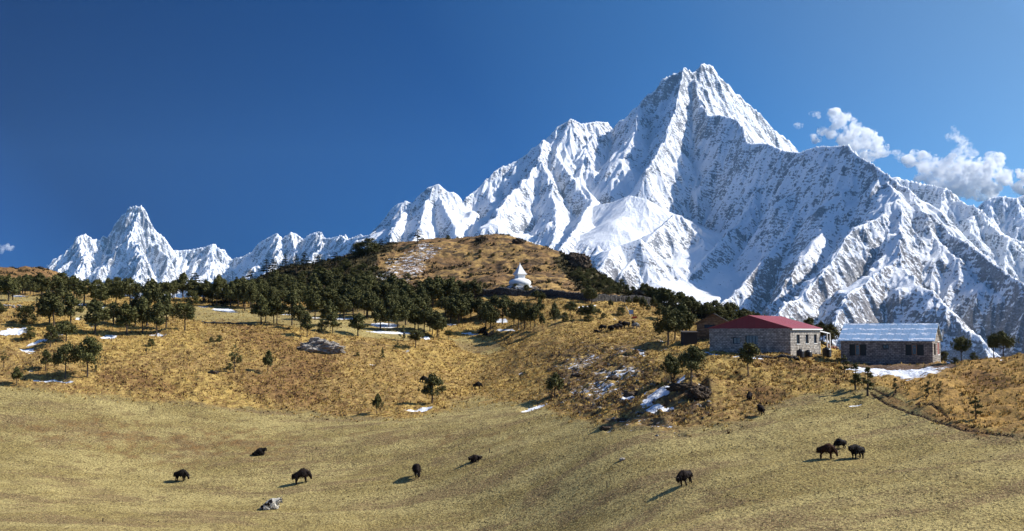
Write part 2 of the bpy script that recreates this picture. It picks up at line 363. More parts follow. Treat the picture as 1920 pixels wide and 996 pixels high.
# ------------------------------------------------------------------ ground material
def ground_material():
    s = NT('turf_and_scrub', 0.95, 0.1)
    v = s.obj()
    fine = s.noise(v, 5.0, 4, 0.85)
    fine2 = s.noise(v, 1.9, 3, 0.7)
    mid = s.noise(v, 0.55, 4, 0.6)
    big = s.noise(v, 0.055, 4, 0.6)
    big2 = s.noise(s.scale(v, (0.5, 1.3, 1)), 0.14, 4, 0.65, 0.4)
    # short turf: straw, olive and brown blades mixed
    t = s.mix(s.ramp(big2, .38, .60), (.335, .250, .090), (.490, .385, .155))
    t = s.mix(s.ramp(s.noise(s.scale(v, (.5, 1.6, 1)), .11, 5, .7, .5), .50, .62, 0, .8), t, (.240, .155, .080))
    t = s.mix(s.ramp(mid, .50, .66, 0, .55), t, (.17, .115, .055))
    t = s.mix(s.ramp(fine, .49, .58, 0, .9), t, (.075, .052, .020))
    t = s.mix(s.ramp(s.noise(v, 7.0, 2, .8), .55, .66, 0, .75), t, (.66, .56, .22))
    # tall dry grass with brown heath
    g = s.mix(s.ramp(big, .40, .60), (.45, .305, .092), (.32, .210, .078))
    g = s.mix(s.ramp(s.noise(v, .9, 4, .7), .43, .60, 0, .8), g, (.185, .100, .038))
    g = s.mix(s.ramp(s.noise(v, 3.2, 3, .7), .54, .66, 0, .8), g, (.07, .04, .018))
    g = s.mix(s.ramp(fine2, .52, .66, 0, .6), g, (.66, .48, .16))
    hb = s.mix(s.ramp(s.noise(v, 1.1, 4, .7), .42, .60), (.15, .075, .033), (.30, .17, .06))
    hb = s.mix(s.ramp(s.noise(v, 3.0, 3, .7), .50, .62, 0, .85), hb, (.08, .048, .03))
    bmask = s.ramp(s.math('ADD', s.attr('brown'), s.math('MULTIPLY', s.math('SUBTRACT', mid, .5), 1.1)), .35, .85, 0, .85)
    c = s.mix(s.ramp(s.math('ADD', s.attr('meadow'), s.math('MULTIPLY', s.math('SUBTRACT', mid, .5), .7)), .35, .65), g, t)
    # right hand hump: redder grass
    hu = s.mix(s.ramp(s.noise(v, .6, 4, .7), .40, .62), (.48, .29, .085), (.33, .195, .07))
    hu = s.mix(s.ramp(fine, .52, .64, 0, .65), hu, (.16, .095, .045))
    c = s.mix(s.math('MULTIPLY', s.attr('hump'), .85), c, hu)
    # hill: tan grass broken by dark heath
    h = s.mix(s.ramp(s.noise(v, .16, 5, .65), .42, .58), (.42, .265, .095), (.23, .135, .06))
    h = s.mix(s.ramp(s.noise(s.scale(v, (1, 1, 2.2)), .33, 5, .72), .48, .57, 0, .9), h, (.085, .058, .036))
    h = s.mix(s.ramp(s.noise(v, 1.4, 3, .7), .52, .64, 0, .55), h, (.09, .055, .03))
    c = s.mix(s.attr('hill'), c, h)
    c = s.mix(bmask, c, hb)
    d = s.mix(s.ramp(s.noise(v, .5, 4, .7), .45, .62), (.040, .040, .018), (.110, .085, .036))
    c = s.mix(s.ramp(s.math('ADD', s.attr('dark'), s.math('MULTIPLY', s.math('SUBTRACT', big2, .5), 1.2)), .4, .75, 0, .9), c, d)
    c = s.mix(s.math('MULTIPLY', s.attr('scrub'), s.ramp(s.noise(v, .7, 4, .7), .40, .58, 0, .85)), c, (.095, .062, .042))
    soil = s.mix(s.ramp(fine, .45, .62), (.10, .065, .045), (.19, .125, .085))
    c = s.mix(s.attr('bare'), c, soil)
    c = s.mix(s.math('MULTIPLY', s.attr('ditch'), .6), c, (.08, .05, .03))
    # scattered grey stones in the scrub
    st = s.ramp(s.noise(v, 1.3, 2, .5), .69, .73)
    c = s.mix(s.math('MULTIPLY', st, s.math('MAXIMUM', s.attr('scrub'), s.attr('stony'))), c, (.36, .33, .30))
    # snow lies where the mask and the lumpy ground allow
    sn = s.math('ADD', s.attr('snow'), s.math('MULTIPLY', s.math('SUBTRACT', s.noise(s.scale(v, (.55, 1.5, 1.5)), 1.0, 4, .75), .5), 1.5))
    sn = s.math('ADD', sn, s.math('MULTIPLY', s.math('SUBTRACT', s.noise(v, 3.4, 2, .6), .5), .7))
    snm = s.math('MULTIPLY', s.ramp(sn, .64, .76), s.ramp(s.attr('snow'), .08, .25))
    c = s.mix(snm, c, (.80, .83, .88))
    s.color(c)
    s.bump(s.math('ADD', s.math('MULTIPLY', fine, .5), fine2), 0.9, .22)
    return s.m
GMAT = ground_material()
stony = np.maximum(hill * .5, area([(0,560),(60,556),(45,590),(0,592)], 6))
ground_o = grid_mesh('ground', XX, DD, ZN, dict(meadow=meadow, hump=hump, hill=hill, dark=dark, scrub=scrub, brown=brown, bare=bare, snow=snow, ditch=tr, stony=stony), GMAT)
prop(ground_o, kind='structure')

# ------------------------------------------------------------------ mountains
def mountain_material(name, lo, hi, thin):
    s = NT(name, 0.8, 0.15)
    v = s.obj()
    geo = s.n('ShaderNodeNewGeometry')
    sep = s.n('ShaderNodeSeparateXYZ'); s.set(sep.inputs[0], geo.outputs['Normal'])
    pos = s.n('ShaderNodeSeparateXYZ'); s.set(pos.inputs[0], v)
    nz = sep.outputs[2]
    warp = s.noise(v, .0035, 4, .6)
    n_a = s.noise(v, .011, 5, .72)
    n_b = s.noise(s.scale(v, (1, 1, .35)), .035, 5, .75)
    n_c = s.noise(v, .09, 3, .7)
    # ledges: slightly tilted strata that hold the snow
    st = s.n('ShaderNodeTexWave', wave_type='BANDS', bands_direction='Z', wave_profile='SIN')
    mp = s.n('ShaderNodeMapping'); s.set(mp.inputs['Vector'], v); mp.inputs['Rotation'].default_value = (R(22), R(-28), 0)
    s.set(st.inputs['Vector'], mp.outputs[0]); st.inputs['Scale'].default_value = .011; st.inputs['Distortion'].default_value = 9
    st.inputs['Detail'].default_value = 4; st.inputs['Detail Scale'].default_value = 1.6; st.inputs['Detail Roughness'].default_value = .7
    k = s.math('ADD', nz, s.math('MULTIPLY', s.math('SUBTRACT', n_a, .5), .95))
    k = s.math('ADD', k, s.math('MULTIPLY', s.math('SUBTRACT', n_b, .5), 1.15))
    k = s.math('ADD', k, s.math('MULTIPLY', s.math('SUBTRACT', n_c, .5), .55))
    k = s.math('ADD', k, s.math('MULTIPLY', s.math('SUBTRACT', warp, .5), .65))
    k = s.math('ADD', k, s.math('MULTIPLY', s.math('SUBTRACT', st.outputs['Fac'], .5), .16))
    alt = s.ramp(s.math('ADD', pos.outputs[2], s.math('MULTIPLY', s.math('SUBTRACT', warp, .5), 600)), -100, thin, .25, 0, False)
    k = s.math('SUBTRACT', k, alt)
    f = s.ramp(k, lo, hi)
    rock = s.mix(s.ramp(n_a, .35, .65), (.14, .15, .165), (.26, .26, .265))
    rock = s.mix(s.ramp(s.math('MULTIPLY', alt, s.noise(v, .0022, 3, .5)), .055, .10), rock, (.175, .155, .145))
    rock = s.mix(s.ramp(n_c, .40, .66, 0, .55), rock, (.46, .47, .50))
    s.color(s.mix(f, rock, (.88, .90, .93)))
    s.bump(s.math('ADD', n_b, s.math('MULTIPLY', n_c, .5)), .6, 24)
    return s.m

def resample(rg, fac=1):
    return rg

def build_range(name, ridges, t0, t1, ncol, D0, D1, nrow, steep, L, gentle, floor, eros, mat, seed, Dn, nsky=2, calm=()):
    tc = np.linspace(t0, t1, ncol); dr = np.concatenate([np.linspace(Dn, D0, 90, endpoint=False), np.linspace(D0, D1, nrow)])
    ct = tc[::3].copy(); ct[-1] = tc[-1]; cd = dr[::3].copy(); cd[-1] = dr[-1]
    T, D = np.meshgrid(ct, cd); X = T * D * 1000; Y = D * 1000
    wx = fbm(X / 900, Y / 900, 4, seed) * 230; wy = fbm(X / 900 + 31, Y / 900, 4, seed + 9) * 230
    H = np.full(X.shape, -1e9); DM = np.full(X.shape, 1e9)
    for ri, L_ in enumerate(ridges):
        sk = steep; isd = isinstance(L_, dict) or ri < nsky
        if isinstance(L_, dict): sk = L_['s']; L_ = L_['p']
        P = [np.array(unproj(px, py, d * 1000)) for px, py, d in L_]
        for a, b in zip(P[:-1], P[1:]):
            e = b[:2] - a[:2]; qx = X + wx - a[0]; qy = Y + wy - a[1]
            qx0 = X - a[0]; qy0 = Y - a[1]
            k = np.clip((qx0 * e[0] + qy0 * e[1]) / (e @ e), 0, 1)
            d0 = np.hypot(qx0 - k * e[0], qy0 - k * e[1])
            d1 = np.hypot(qx - k * e[0], qy - k * e[1])
            w = sstep(0, 500, d0) if isd else .35 + .65 * sstep(0, 300, d0); d = d0 * (1 - w) + d1 * w
            h = a[2] + (b[2] - a[2]) * k - (sk * L * (1 - np.exp(-d / L)) + gentle * d)
            H = np.maximum(H, h); DM = np.minimum(DM, d0)
    H = np.maximum(H, floor + 0.02 * (Y - Dn * 1000))
    T, D = np.meshgrid(tc, dr)
    Z = bil(H, ct, cd, T, D); DM = bil(DM, ct, cd, T, D)
    X = T * D * 1000; Y = D * 1000
    # gullies and flutes that follow the fall line
    def blur(A, n):
        for _ in range(n):
            A = A.copy(); A[1:-1] = (A[:-2] + 2 * A[1:-1] + A[2:]) / 4; A[:, 1:-1] = (A[:, :-2] + 2 * A[:, 1:-1] + A[:, 2:]) / 4
        return A
    def grad(A, cell):
        """gradient of the surface smoothed to about a third of a cell"""
        st = np.arange(0, ncol, max(1, int(cell * .16 / ((tc[1] - tc[0]) * 7000)))); sd = []
        last = -1e9
        for i, v in enumerate(dr):
            if (v - last) * 1000 >= cell * .16 or i == 0: sd.append(i); last = v
        sd = np.array(sd)
        k = max(1, int(cell * .16 / ((tc[1] - tc[0]) * 7000)) // 2)
        B = blur(blur(A, min(k, 4))[np.ix_(sd, st)], 3)
        gy, gt = np.gradient(B, dr[sd] * 1000, tc[st])
        Yc = dr[sd][:, None] * 1000
        gx = gt / Yc; gyy = gy - gt * tc[st][None] / Yc
        return bil(gx, tc[st], dr[sd], T, D), bil(gyy, tc[st], dr[sd], T, D)
    QX, QY = project(X, Y, Z); CALM = np.ones_like(Z)
    for cx, cy, rx, ry, am in calm: CALM *= 1 - am * np.exp(-(((QX - cx) / rx) ** 2 + ((QY - cy) / ry) ** 2) ** 1.5)
    for oi, (cell, amp, nbl) in enumerate(eros):
        gx, gy = grad(Z, cell)
        g = np.hypot(gx, gy) + 1e-6; ux, uy = -gy / g, gx / g
        sx = X / cell; sy = Y / cell; ix = np.floor(sx).astype(np.int64); iy = np.floor(sy).astype(np.int64)
        C = np.zeros_like(Z); Sn = np.zeros_like(Z)
        for ox in (-1, 0, 1):
            for oy in (-1, 0, 1):
                jx = ix + ox; jy = iy + oy
                h = _P[(_P[(jx + seed * 17 + oi * 71) & 511] + jy) & 511]
                h2 = _P[(h + 101) & 511]; h3 = _P[(h2 + 53) & 511]
                px = sx - (jx + .5 + (h / 512 - .5) * .5); py = sy - (jy + .5 + (h2 / 512 - .5) * .5)
                w = np.maximum(0, 1 - (px * px + py * py) / 1.6) ** 3
                ph = (px * ux + py * uy) * 2 * np.pi * 1.0 + h3 / 512 * 2 * np.pi
                C += w * np.cos(ph); Sn += w * np.sin(ph)
        a = np.arctan2(Sn, C); mag = np.clip(np.hypot(C, Sn) * 1.2, 0, 1)
        f = (1 - 2 * np.abs(np.sin(a / 2))) * mag
        Z = Z + CALM * amp * f * ((.25 + .75 * sstep(0, cell * .6, DM)) if cell > 300 else 1.0) * sstep(.25, 1.0, g) * (0.6 + 0.8 * (fbm(X / 1500, Y / 1500, 2, seed + 3 + oi) + .5))
    Z = Z + fbm(X / 160, Y / 160, 4, seed + 21) * CALM * (16 if D1 < 11 else 30) * sstep(.1, .8, np.hypot(*grad(Z, 150)))
    o = grid_mesh(name, X, Y, Z, None, mat)
    prop(o, kind='structure')
    return o, (tc, dr, Z)

MAIN = [
 {'s': 2.4, 'p': [(1199,196,9.5),(1200,187,9.5),(1215,168,9.5),(1245,141,9.5),(1282,124,9.5),(1300,134,9.55)]},
 [(660,447,9.2),(690,440,9.0),(715,428,8.9),(735,392,8.8),(760,374,8.8),(775,378,8.8),(800,352,8.8),(822,343,8.8),(845,358,8.8),(868,378,8.8),(885,358,8.9),(912,333,9.0),(940,313,9.1),(985,298,9.2),(1000,273,9.2),(1018,260,9.2),(1030,266,9.3),(1045,238,9.4),(1070,221,9.4),(1090,231,9.5),(1120,226,9.6),(1138,228,9.7),(1147,256,9.8),(1163,226,9.6),(1180,240,9.7)],
 {'s': 1.55, 'p': [(1300,134,9.55),(1315,117,9.6),(1335,121,9.65),(1350,140,9.7),(1368,155,9.72),(1400,188,9.75),(1440,222,9.8),(1470,253,9.85),(1500,280,9.9)]},
 {'s': 1.35, 'p': [(1300,134,9.55),(1308,175,9.2),(1328,216,8.8),(1348,213,8.7),(1385,223,8.4),(1402,267,8.0),(1440,267,7.7),(1470,281,7.45),(1500,284,7.2),(1530,273,7.0),(1590,271,6.6),(1625,298,6.4),(1655,318,6.2),(1700,347,6.0),(1730,384,5.8),(1780,430,5.5),(1850,480,5.1),(1920,530,4.7),(2000,600,4.3)]},
 [(1530,273,7.0),(1515,335,6.85),(1510,366,6.75),(1470,430,6.5),(1400,510,6.1),(1300,600,5.6)],
 [(1590,271,6.6),(1585,340,6.4),(1580,358,6.35),(1560,400,6.2),(1510,470,5.8),(1440,550,5.4)],
 [(1440,267,7.7),(1432,330,7.55),(1390,400,7.2),(1330,470,6.8),(1240,560,6.2)],
 [(1655,318,6.2),(1690,362,5.8),(1640,398,5.6),(1600,420,5.5),(1560,480,5.2),(1500,540,4.9),(1440,600,4.5)],
 [(1690,362,5.8),(1690,420,5.4),(1685,455,5.2),(1730,520,4.8),(1800,590,4.4),(1880,680,4.0)],
 [(1685,455,5.2),(1640,500,5.0),(1600,530,4.8),(1550,620,4.4)],
 [(1700,347,6.0),(1750,420,5.5),(1820,500,5.1),(1900,570,4.7),(1980,660,4.3)],
 [(1018,260,9.2),(1010,295,8.85),(1030,340,8.4),(1045,390,7.95),(1035,440,7.4),(1010,475,7.0)],
 [(1010,295,8.85),(960,350,8.3),(930,400,7.9)],
 [(1120,234,9.6),(1097,272,9.1),(1108,310,8.75),(1150,328,8.55),(1178,345,8.4)],
 [(1097,272,9.1),(1088,325,8.6),(1110,368,8.15)],
 [(1048,246,9.4),(1045,290,8.95),(1075,330,8.55),(1100,365,8.2)],
 [(912,333,9.0),(925,370,8.6),(895,405,8.2)],
 [(940,313,9.1),(965,345,8.8)],
 [(822,343,8.8),(845,400,8.2),(860,450,7.7)],
 [(868,378,8.8),(900,395,8.5),(940,430,8.0),(955,460,7.6)],
 [(760,374,8.8),(745,415,8.3),(725,455,7.9)],
 [(800,352,8.8),(790,410,8.2),(770,450,7.8)],
 [(1200,188,9.5),(1193,240,9.05),(1172,285,8.7),(1160,320,8.45)],
 {'s': 1.3, 'p': [(1282,124,9.5),(1268,200,8.95),(1240,270,8.45),(1212,318,8.05)]},
 [(1163,230,9.6),(1158,270,9.2),(1150,300,8.9)],
 [(1262,388,7.3),(1240,412,7.1),(1200,455,6.7),(1150,520,6.2)],
 [(1110,368,8.15),(1070,430,7.3),(1030,500,6.6)],
 [(1200,430,6.7),(1160,440,6.7),(1130,480,6.3)],
]
MAINF = [
 {'s': .3, 'p': [(1118,384,8.0),(1150,378,7.9),(1180,366,7.8),(1212,372,7.7)]},
]
RIGHTFAR = [
 [(1640,320,10.6),(1700,336,10.5),(1740,345,10.3),(1772,350,10.0),(1790,372,9.6),(1830,385,9.3),(1850,410,9.0),(1890,445,8.6),(1930,480,8.2),(2000,530,7.6),(2100,600,7)],
 [(1772,350,10.0),(1760,400,9.3),(1790,450,8.7)],
 [(1700,336,10.5),(1690,380,10)],
 [(1830,385,9.3),(1820,430,8.8),(1860,480,8.2)],
 [(1800,420,12.2),(1836,378,12.0),(1850,366,12.0),(1880,362,11.9),(1905,366,11.8),(1930,355,11.8),(1990,345,11.8),(2060,350,11.8)],
 [(1850,366,12.0),(1865,420,11.3),(1880,460,10.8)],
 [(1905,366,11.8),(1925,420,11.0)],
 [(1890,445,8.6),(1880,500,8.0)],
]
AMA = [
 {'s': 1.7, 'p': [(210,428,14.0),(222,412,14.0),(243,390,14.0),(250,385,14.0),(266,385,14.0),(275,400,14.0),(280,422,14.0),(296,445,14.0),(314,466,14.05)]},
 [(40,560,13.4),(95,503,13.5),(120,472,13.6),(147,442,13.7),(160,437,13.8),(172,445,13.8),(188,448,13.9),(205,441,14)],
 [(314,466,14.05),(335,468,14.2),(360,466,14.2),(385,462,14.1),(400,456,14),(415,466,14),(437,484,14),(455,480,13.8),(475,470,13.5),(485,456,13.3),(500,446,13.2),(520,436,13),(530,445,13),(545,433,13),(560,436,13),(572,445,13),(582,438,12.8),(600,433,12.6),(612,447,12.5),(640,440,12.3),(650,449,12.1),(676,438,11.8),(700,450,11.5)],
 [(147,442,13.7),(158,485,13.1),(140,525,12.7)],
 [(258,386,14),(248,432,13.45),(268,475,13.0),(250,520,12.5)],
 [(188,448,13.9),(205,480,13.5),(215,520,13.0)],
 {'s': 1.5, 'p': [(280,422,14),(292,452,13.7),(318,485,13.3),(300,535,12.7)]},
 [(350,466,14.2),(345,495,13.7),(325,530,13.2)],
 [(400,456,14),(392,490,13.5),(360,525,13.1)],
 [(437,484,14),(425,510,13.6),(400,540,13.2)],
 [(500,446,13.2),(492,480,12.8),(460,515,12.4)],
 [(520,436,13),(524,470,12.6),(500,505,12.2)],
 [(545,433,13),(556,465,12.6),(545,500,12.2)],
 [(600,433,12.6),(603,460,12.3),(575,490,11.9),(550,520,11.6)],
 [(640,440,12.3),(640,470,11.9),(620,500,11.6)],
 [(-80,470,14),(-30,480,14),(-5,503,14),(12,524,13.8)],
]
px2t = lambda p: (p - CX) / F
EROS_M = [(800, 55, 6), (380, 34, 4), (180, 20, 2), (90, 12, 1), (45, 7, 0)]
MM = mountain_material('snow_and_rock', .345, .475, 1100)
main_o, MG = build_range('mountain_massif', MAIN + MAINF, px2t(600), px2t(2060), 1250, 4.0, 10.3, 900, .92, 850., .40, -700, EROS_M, MM, 3, 2.3, 3, [(1165, 435, 95, 95, .85), (1520, 455, 60, 45, .8), (1370, 500, 70, 60, .6), (840, 420, 60, 40, .6), (960, 420, 30, 40, .6)])
EROS_S = [(700, 70, 5), (340, 58, 3), (170, 38, 2), (85, 22, 1), (44, 12, 0)]
MM2 = mountain_material('far_snow_and_rock', .34, .48, 700)
right_o, _ = build_range('mountain_beyond_right', RIGHTFAR, px2t(1560), px2t(2160), 420, 6.8, 13.0, 500, .95, 800., .45, -700, EROS_S, MM2, 8, 6.0)
ama_o, _ = build_range('mountain_range_left', AMA, px2t(-160), px2t(760), 900, 10.8, 15.2, 520, 1.15, 800., .45, -500, EROS_S, MM2, 12, 9.5, 3)

# ------------------------------------------------------------------ the air
hz = bpy.data.meshes.new('haze'); _b = bmesh.new(); bmesh.ops.create_cube(_b, size=1.0)
for _v in _b.verts: _v.co = Vector((_v.co.x * 26000 + 1000, _v.co.y * 16200 + 7600, _v.co.z * 4900 + 450))
_b.to_mesh(hz); _b.free()
hm = bpy.data.materials.new('haze_air'); hm.use_nodes = True; _t = hm.node_tree
for _n2 in list(_t.nodes):
    if _n2.type != 'OUTPUT_MATERIAL': _t.nodes.remove(_n2)
_pv = _t.nodes.new('ShaderNodeVolumePrincipled'); _pv.inputs['Density'].default_value = 1.1e-5
_pv.inputs['Color'].default_value = (.28, .60, .98, 1); _pv.inputs['Anisotropy'].default_value = 0.0
_t.links.new(_pv.outputs[0], [x for x in _t.nodes if x.type == 'OUTPUT_MATERIAL'][0].inputs['Volume'])
hz.materials.append(hm); hzo = bpy.data.objects.new('haze', hz); COL.objects.link(hzo); prop(hzo, kind='stuff')
# ------------------------------------------------------------------ trees
def bark_material():
    s = NT('bark', 0.95, 0.1); v = s.obj()
    s.color(s.mix(s.noise(s.scale(v, (6, 6, 1)), 5, 3, .6), (.035, .026, .020), (.13, .10, .078))); return s.m
BARK = bark_material()
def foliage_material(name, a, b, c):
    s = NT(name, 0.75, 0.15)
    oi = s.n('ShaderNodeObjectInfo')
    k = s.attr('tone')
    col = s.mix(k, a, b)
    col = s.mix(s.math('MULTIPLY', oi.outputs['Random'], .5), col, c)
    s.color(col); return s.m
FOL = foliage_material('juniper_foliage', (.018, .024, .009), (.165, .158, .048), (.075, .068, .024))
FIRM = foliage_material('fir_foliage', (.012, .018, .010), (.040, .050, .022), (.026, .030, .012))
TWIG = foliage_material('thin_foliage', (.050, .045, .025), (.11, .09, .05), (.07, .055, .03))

def leaf_cloud(centres, radii, n, size, gr, up=.15):
    """small faces scattered through clumps: (n, 3, 3)"""
    w = radii.prod(1) ** (2 / 3.0); w = w / w.sum()
    ci = gr.choice(len(centres), n, p=w)
    d = gr.normal(size=(n, 3)); d /= np.linalg.norm(d, axis=1)[:, None]
    r = gr.random(n) ** .45
    p = centres[ci] + d * radii[ci] * r[:, None]
    nrm = d + gr.normal(size=(n, 3)) * .7; nrm[:, 2] += up; nrm /= np.linalg.norm(nrm, axis=1)[:, None]
    t = np.cross(nrm, gr.normal(size=(n, 3))); t /= np.linalg.norm(t, axis=1)[:, None]
    b = np.cross(nrm, t); s = size * gr.uniform(.6, 1.5, n)[:, None]
    V = np.stack([p - t * s * .6 - b * s * .3, p + t * s * .6 - b * s * .3, p + b * s], 1)
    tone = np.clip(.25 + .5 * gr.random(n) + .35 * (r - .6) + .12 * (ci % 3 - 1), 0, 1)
    return V, tone

def tube(path, rad, k=6):
    vs, fs = [], []
    for i, (p, r) in enumerate(zip(path, rad)):
        p = Vector(p); q = Vector(path[min(i + 1, len(path) - 1)]) - Vector(path[max(i - 1, 0)])
        q.normalize(); a = q.orthogonal().normalized(); b = q.cross(a)
        for j in range(k):
            an = 2 * math.pi * j / k; vs.append(tuple(p + a * math.cos(an) * r + b * math.sin(an) * r))
    for i in range(len(path) - 1):
        for j in range(k):
            fs.append((i * k + j, i * k + (j + 1) % k, (i + 1) * k + (j + 1) % k, (i + 1) * k + j))
    fs.append(tuple(range(k))[::-1]); fs.append(tuple((len(path) - 1) * k + j for j in range(k)))
    return vs, fs
def mesh_from(name, parts, mat, smooth=False):
    vs, fs = [], []
    for v, f in parts:
        o = len(vs); vs += list(v); fs += [tuple(i + o for i in ff) for ff in f]
    me = bpy.data.meshes.new(name); me.from_pydata(vs, [], fs); me.update()
    if mat: me.materials.append(mat)
    if smooth: me.polygons.foreach_set('use_smooth', np.ones(len(me.polygons), bool))
    return me

def tree_proto(kind, seed):
    """unit-height tree; returns crown mesh, trunk mesh"""
    g = np.random.default_rng(seed); cs, rs, tr_ = [], [], []
    if kind in ('juniper', 'broad', 'round', 'bush', 'slim'):
        lo = {'juniper': .37, 'broad': .45, 'round': .44, 'bush': .08, 'slim': .22}[kind]
        W = {'juniper': .30, 'broad': .40, 'round': .33, 'bush': .42, 'slim': .17}[kind]
        lean = g.uniform(-.05, .07); ph = g.uniform(0, 6.3)
        n = {'slim': 22}.get(kind, 46)
        for i in range(n):
            u = g.random(); z = lo + (1 - lo) * u
            if kind == 'round': prof = math.sin(math.pi * min(max(u * .92 + .06, 0), 1)) ** .6
            elif kind == 'bush': prof = (1 - u) ** .45 * min(1, .55 + u * 2)
            else: prof = (math.sin(math.pi * (u * .80 + .18)) ** .8) * (1.22 - .75 * u)
            a = g.uniform(0, 6.283); lob = 1 + .22 * math.sin(2 * a + ph) + .14 * math.sin(5 * a + ph * 2 + u * 5)
            r = W * prof * lob * g.uniform(.35, .92)
            cr = W * g.uniform(.26, .44) * (.55 + .45 * prof)
            cs.append((r * math.cos(a) + lean * u, r * math.sin(a), min(z, 1 - cr * .8))); rs.append((cr, cr, cr * g.uniform(.8, 1.25)))
            if g.random() < .45 and kind != 'slim':    # spiky shoot that breaks the outline
                r2 = W * prof * lob * 1.0; cs.append((r2 * math.cos(a) + lean * u, r2 * math.sin(a), z + .05)); rs.append((cr * .35, cr * .35, cr * .9))
        nl = {'slim': 1100}.get(kind, 3400); sz = {'slim': .026}.get(kind, .031)
        V, tone = leaf_cloud(np.array(cs), np.array(rs), nl, sz, g)
        path = [(0, 0, -.03), (g.uniform(-.01, .01), g.uniform(-.01, .01), lo * .5), (lean * .3 + g.uniform(-.015, .015), 0, lo), (lean * .7, 0, (lo + 1) / 2), (lean, 0, .95)]
        tr_.append(tube(path, [.026, .020, .017, .010, .003]))
        for i in range(0, n, 5):
            c = cs[i]; z0 = max(lo * .8, c[2] - .18); tr_.append(tube([(lean * z0, 0, z0), (c[0] * .5, c[1] * .5, (z0 + c[2]) / 2), c], [.010, .007, .003], 4))
        if kind in ('juniper', 'broad', 'slim'):
            for i in range(3):                          # dead lower twigs
                a = g.uniform(0, 6.28); z0 = lo * g.uniform(.55, .95); L = g.uniform(.05, .11)
                tr_.append(tube([(0, 0, z0), (L * math.cos(a), L * math.sin(a), z0 + .03)], [.006, .002], 3))
        m = FOL
    elif kind == 'fir':
        tr_.append(tube([(0, 0, -.03), (.004, 0, .5), (0, .004, 1.0)], [.022, .014, .004]))
        for k in range(11):
            z = .34 + .62 * k / 10 + g.uniform(-.02, .02); Lm = .24 * (1.05 - .75 * k / 10)
            for j in range(6):
                if g.random() < .22: continue
                a = g.uniform(0, 6.28); L = Lm * g.uniform(.45, 1.15)
                tr_.append(tube([(0, 0, z), (L * .9 * math.cos(a), L * .9 * math.sin(a), z - .01)], [.006, .002], 3))
                for q in (.45, .75, 1.0):
                    cs.append((L * q * math.cos(a), L * q * math.sin(a), z - .012 * q)); rs.append((L * .30, L * .30, .016))
        V, tone = leaf_cloud(np.array(cs), np.array(rs), 1500, .024, g); m = FIRM
    elif kind == 'cone':
        tr_.append(tube([(0, 0, -.03), (0, 0, .5), (0, 0, .98)], [.022, .015, .003]))
        for k in range(60):
            u = g.random() ** 1.2; z = .14 + .84 * u; L = .25 * (1.02 - u) * g.uniform(.4, 1.05); a = g.uniform(0, 6.28)
            cs.append((L * math.cos(a), L * math.sin(a), z)); rs.append((.05 + .05 * (1 - u), .05 + .05 * (1 - u), .045))
        V, tone = leaf_cloud(np.array(cs), np.array(rs), 1500, .028, g); m = FOL
    elif kind == 'twiggy':
        tr_.append(tube([(0, 0, -.03), (.01, 0, .4), (-.01, 0, .98)], [.018, .012, .003]))
        for k in range(16):
            z = g.uniform(.35, .92); a = g.uniform(0, 6.28); L = g.uniform(.08, .2) * (1.3 - z)
            tr_.append(tube([(0, 0, z), (L * math.cos(a), L * math.sin(a), z + .08)], [.006, .002], 3))
            cs.append((L * math.cos(a), L * math.sin(a), z + .08)); rs.append((.055, .055, .07))
        V, tone = leaf_cloud(np.array(cs), np.array(rs), 420, .026, g); m = TWIG if seed % 2 else FOL
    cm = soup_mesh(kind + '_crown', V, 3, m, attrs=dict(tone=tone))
    tm = mesh_from(kind + '_trunk', tr_, BARK)
    ext = V.reshape(-1, 3); wd = np.percentile(ext[:, 0], 98) - np.percentile(ext[:, 0], 2)
    return cm, tm, wd
PROTO = {}
for kd, ns in (('juniper', 6), ('broad', 4), ('round', 3), ('bush', 3), ('slim', 4), ('fir', 4), ('cone', 3), ('twiggy', 3)):
    PROTO[kd] = [tree_proto(kd, 100 + i * 7 + len(kd) * 31) for i in range(ns)]
NAMES = {'fir': 'fir_tree', 'cone': 'conifer_tree', 'bush': 'juniper_bush', 'twiggy': 'young_tree', 'slim': 'juniper_sapling'}
CATS = {'fir_tree': 'tree', 'conifer_tree': 'tree', 'juniper_bush': 'bush', 'young_tree': 'tree', 'juniper_sapling': 'tree', 'juniper_tree': 'tree'}
ntree = 0
def plant(px, py, h, w=None, kind='juniper', label=None, group=None, name=None, at=None):
    """tree whose foot shows at photo point (px, py) and that is h photo pixels tall"""
    global ntree
    x, y, z = at if at else hit(px, py)
    H = h * (y * cp + z * sp) / F * 1.0
    cm, tm, wd = PROTO[kind][ntree % len(PROTO[kind])]; ntree += 1
    nm = name or NAMES.get(kind, 'juniper_tree')
    root = bpy.data.objects.new(nm, None); COL.objects.link(root); root.empty_display_size = .3
    root.location = (x, y, z - .04)
    k = (w / h / wd) if w else 1.0
    k = min(max(k, .6), 1.9)
    root.scale = (H * k, H * k, H); root.rotation_euler = (random.uniform(-.03, .03), random.uniform(-.03, .03), random.uniform(-.5, .5) + random.choice((0, math.pi)))
    for nm2, me in (('crown', cm), ('trunk', tm)):
        c = bpy.data.objects.new(nm2, me); COL.objects.link(c); c.parent = root
    prop(root, label, CATS.get(nm, 'tree'), group)
    return root

ORD = ['first', 'second', 'third', 'fourth', 'fifth', 'sixth', 'seventh', 'eighth', 'ninth', 'tenth', 'eleventh', 'twelfth', 'thirteenth', 'fourteenth', 'fifteenth', 'sixteenth']
def row(trees, phrase, group, kind='juniper'):
    """trees named by their order from the left: phrase has {n}"""
    trees = sorted(trees, key=lambda t: t[0])
    for i, t in enumerate(trees):
        plant(t[0], t[1], t[2], t[3], t[4] if len(t) > 4 else kind, phrase.format(n=ORD[i]), group)

